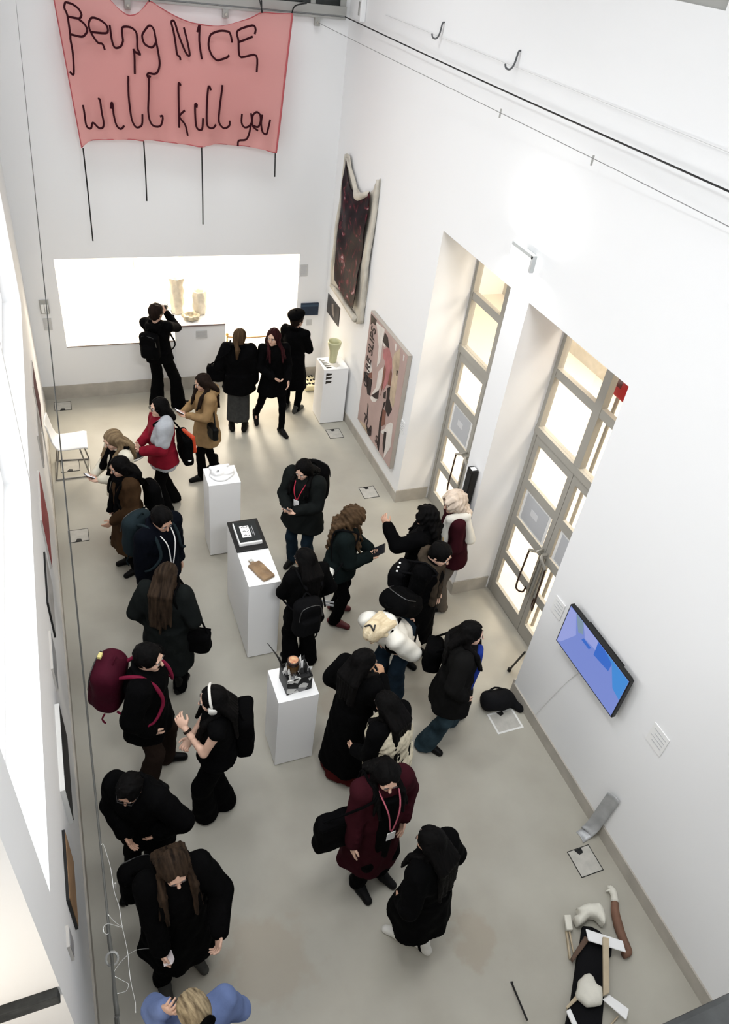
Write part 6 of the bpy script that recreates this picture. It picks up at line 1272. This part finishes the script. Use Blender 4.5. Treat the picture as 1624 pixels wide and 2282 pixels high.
J = person(22, 'person in maroon coat and black dress with pink lanyard, looking down', (1.69, 2.52), 274, 1.66, 1.04, lean=-2, head=(34, -10), L='pocket', R=((0.12, 0.25, 0.84), (-1, 0.5, 0)), feet=[(1.81, 2.44, 300), (1.60, 2.40, 285)], top=dict(mat=MAROON, hem=0.34, flare=0.05, puff=0.03, name='coat', sleeve=0.066), bot=dict(hem=0.05, flat=0.05), hair=('long', H_BLACK, 0.34), skin=SKIN2, boot=0.16)
front_panel(J, BLK, 0.62, 1.36, 0.07, 'dress_front'); lanyard(J, M('pink_ribbon', (0.42, 0.10, 0.14), 0.6), 1.08, out=0.04)
obj('cuff', T([J['arms'][1]['wr'] - J['arms'][1]['d'] * 0.03, J['arms'][1]['wr'] + J['arms'][1]['d'] * 0.006], 0.045, 12, False), WHITEC, J['root'], True, 'white shirt cuff')
shoulder_bag(J, 'black slouchy bag on the shoulder of the maroon coat', BLK, (-0.02, -0.34, 0.92), (0.07, 0.17, 0.2), -1)
J = person(23, 'person in black coat and white trainers walking away, nearest of those in centre', (1.85, 1.90), 118, 1.60, 1.08, lean=6, head=(18, 10), L='pocket', R='pocket', feet=[(1.80, 1.93, 140), (1.92, 1.83, 115)], top=dict(hem=0.58, flare=0.07, puff=0.035, name='coat', sleeve=0.07), bot=dict(hem=0.03, flat=0.035), hair=('long', H_BLACK, 0.42), shoe=WSHOE)
J = person(24, 'man with short black hair and moustache in black jacket, wine red backpack', (0.17, 3.95), 335, 1.74, 1.06, lean=4, head=(10, -8), L='down', R='pocket', feet=[(0.30, 4.03, 350), (0.12, 3.83, 320)], top=dict(hem=0.72, puff=0.035, flare=0.03, sleeve=0.07), bot=dict(mat=BRTR, hem=0.075, flat=0.06), hair=('short', H_BLACK), skin=SKIN2, boot=0.04)
obj('moustache', T([J['hp'](0.083, -0.026, -0.044), J['hp'](0.097, 0, -0.036), J['hp'](0.083, 0.026, -0.044)], 0.006, 6), H_BLACK, J['root'])
th = backpack(J, 'wine red backpack with a small yellow tag on the man with the moustache', WINE, (0.12, 0.18, 0.25), (-0.255, 0.0, 1.20), cloth('crimson_strap', (0.16, 0.012, 0.035), 0.6))
obj('tag', B(((-0.06, -0.03, 0.30), (-0.03, 0.02, 0.325)), bevel=0.003), M('yellow_tag', (0.62, 0.55, 0.22), 0.6), th)
J = person(25, 'person in sleeveless black top and wide trousers wearing pale headphones', (0.66, 3.45), 168, 1.66, 1.04, head=(16, 0), L=((0.25, 0.05, 1.29), (-0.3, 0.5, -1)), R='clasp', feet=[(0.50, 3.40, 178), (0.68, 3.47, 168)], top=dict(hem=0.86, puff=0.012, flare=0.03, sleeves=False, collar=False, name='top'), bot=dict(hem=0.095, flat=0.085, foot=0.02), hair=('long', H_BLACK, 0.38), skin=SKIN2)
obj('wristband', T([J['arms'][0]['wr'] - J['arms'][0]['d'] * 0.035, J['arms'][0]['wr'] - J['arms'][0]['d'] * 0.015], 0.033, 12, False), BRTR, J['root'])
th = to_thing(J, 'headphones', 'pale over ear headphones on the person in the sleeveless top', 'headphones', J['hc'])
hq = lambda x, y, z: np.array(J['hp'](x, y, z)) - J['hc']
obj('headband', T([hq(0.0, 0.10, 0.0), hq(0.0, 0.088, 0.09), hq(0.0, 0, 0.142), hq(0.0, -0.088, 0.09), hq(0.0, -0.10, 0.0)], 0.011, 8), WSHOE, th, True)
for sg in (1, -1): obj('ear_cup', T([hq(0.0, sg * 0.082, -0.01), hq(0.0, sg * 0.115, -0.01)], [0.038, 0.032], 14, False), WSHOE, th, True)
shoulder_bag(J, 'black folded coat over a bag behind the person wearing headphones', BLK, (-0.22, -0.12, 1.02), (0.07, 0.15, 0.24), -1, 'draped_bag')
J = person(26, 'person in black puffer leaning towards left wall, elbow out, grey jeans', (0.03, 3.06), 232, 1.58, 1.08, lean=10, head=(30, 5), L='elbow', R='clasp', feet=[(0.04, 2.88, 225), (-0.15, 2.96, 235)], top=dict(hem=0.70, puff=0.045, flare=0.04, sleeve=0.072), bot=dict(mat=CHAR, hem=0.05, flat=0.05), hair=('short', H_BLACK), boot=0.08)
glasses(J)
J = person(27, 'person with long straight brown hair in black coat holding a scrap of paper', (0.14, 2.33), 276, 1.66, 1.04, lean=2, head=(24, 0), L=((0.34, 0.20, 1.06), (-0.6, 0.8, -0.3)), R=((0.26, 0.17, 0.86), (-1, 0.5, 0)), feet=[(0.22, 2.30, 295), (-0.02, 2.18, 280)], top=dict(hem=0.34, flare=0.08, puff=0.035, name='coat', sleeve=0.07), bot=dict(hem=0.05, flat=0.06), hair=('long', H_LB, 0.52), shoe=GSHOE, skin=SKIN2)
a = J['arms'][1]; th = to_thing(J, 'paper_scrap', 'torn white scrap of paper in the hand of the long haired person', 'paper', a['palm'] + a['d'] * 0.03)
obj('sheet', P([(-0.04, -0.03, 0), (0.05, -0.035, 0.01), (0.06, 0.02, 0.02), (0.03, 0.04, 0.0), (-0.03, 0.035, 0.01)], [(-0.04, -0.03, 0.002), (0.05, -0.035, 0.012), (0.06, 0.02, 0.022), (0.03, 0.04, 0.002), (-0.03, 0.035, 0.012)]), M('pinkish_paper', (0.78, 0.72, 0.74), 0.8), th)
th = backpack(J, 'black studded backpack hanging beside the person with the paper scrap', BLK, (0.08, 0.13, 0.2), (-0.20, -0.20, 0.98))
for k in range(5): obj('stud', lathe(bmesh.new(), [(0.009, 0), (0.006, 0.008)], 8, (0.02 - 0.02 * k, -0.15, 0.12 - 0.055 * k)), WSHOE, th)
J = person(28, 'person with streaked blond ponytail in blue denim jacket at the bottom edge', (0.13, 1.47), 112, 1.60, 1.1, head=(14, 5), L=((0.15, 0.12, 1.52), (0.5, 0.1, -1)), R='pocket', top=dict(mat=LDENIM, hem=0.86, puff=0.02, sleeve=0.066), bot=dict(hem=0.05, flat=0.05), hair=('ponytail', H_STREAK, 0.28), skin=SKIN2)
f = Field(J['hp'](-0.14, 0, 0.02) - 0.1, J['hp'](-0.14, 0, 0.02) + 0.1, 0.007)
for k in range(8):
    a0, a1 = 2 * math.pi * k / 8, 2 * math.pi * (k + 1) / 8
    f.cap(J['hp'](-0.145, 0.035 * math.cos(a0), 0.03 + 0.035 * math.sin(a0)), J['hp'](-0.145, 0.035 * math.cos(a1), 0.03 + 0.035 * math.sin(a1)), 0.02, k=0.008)
field_obj('scrunchie', f, BLK, J['root'])
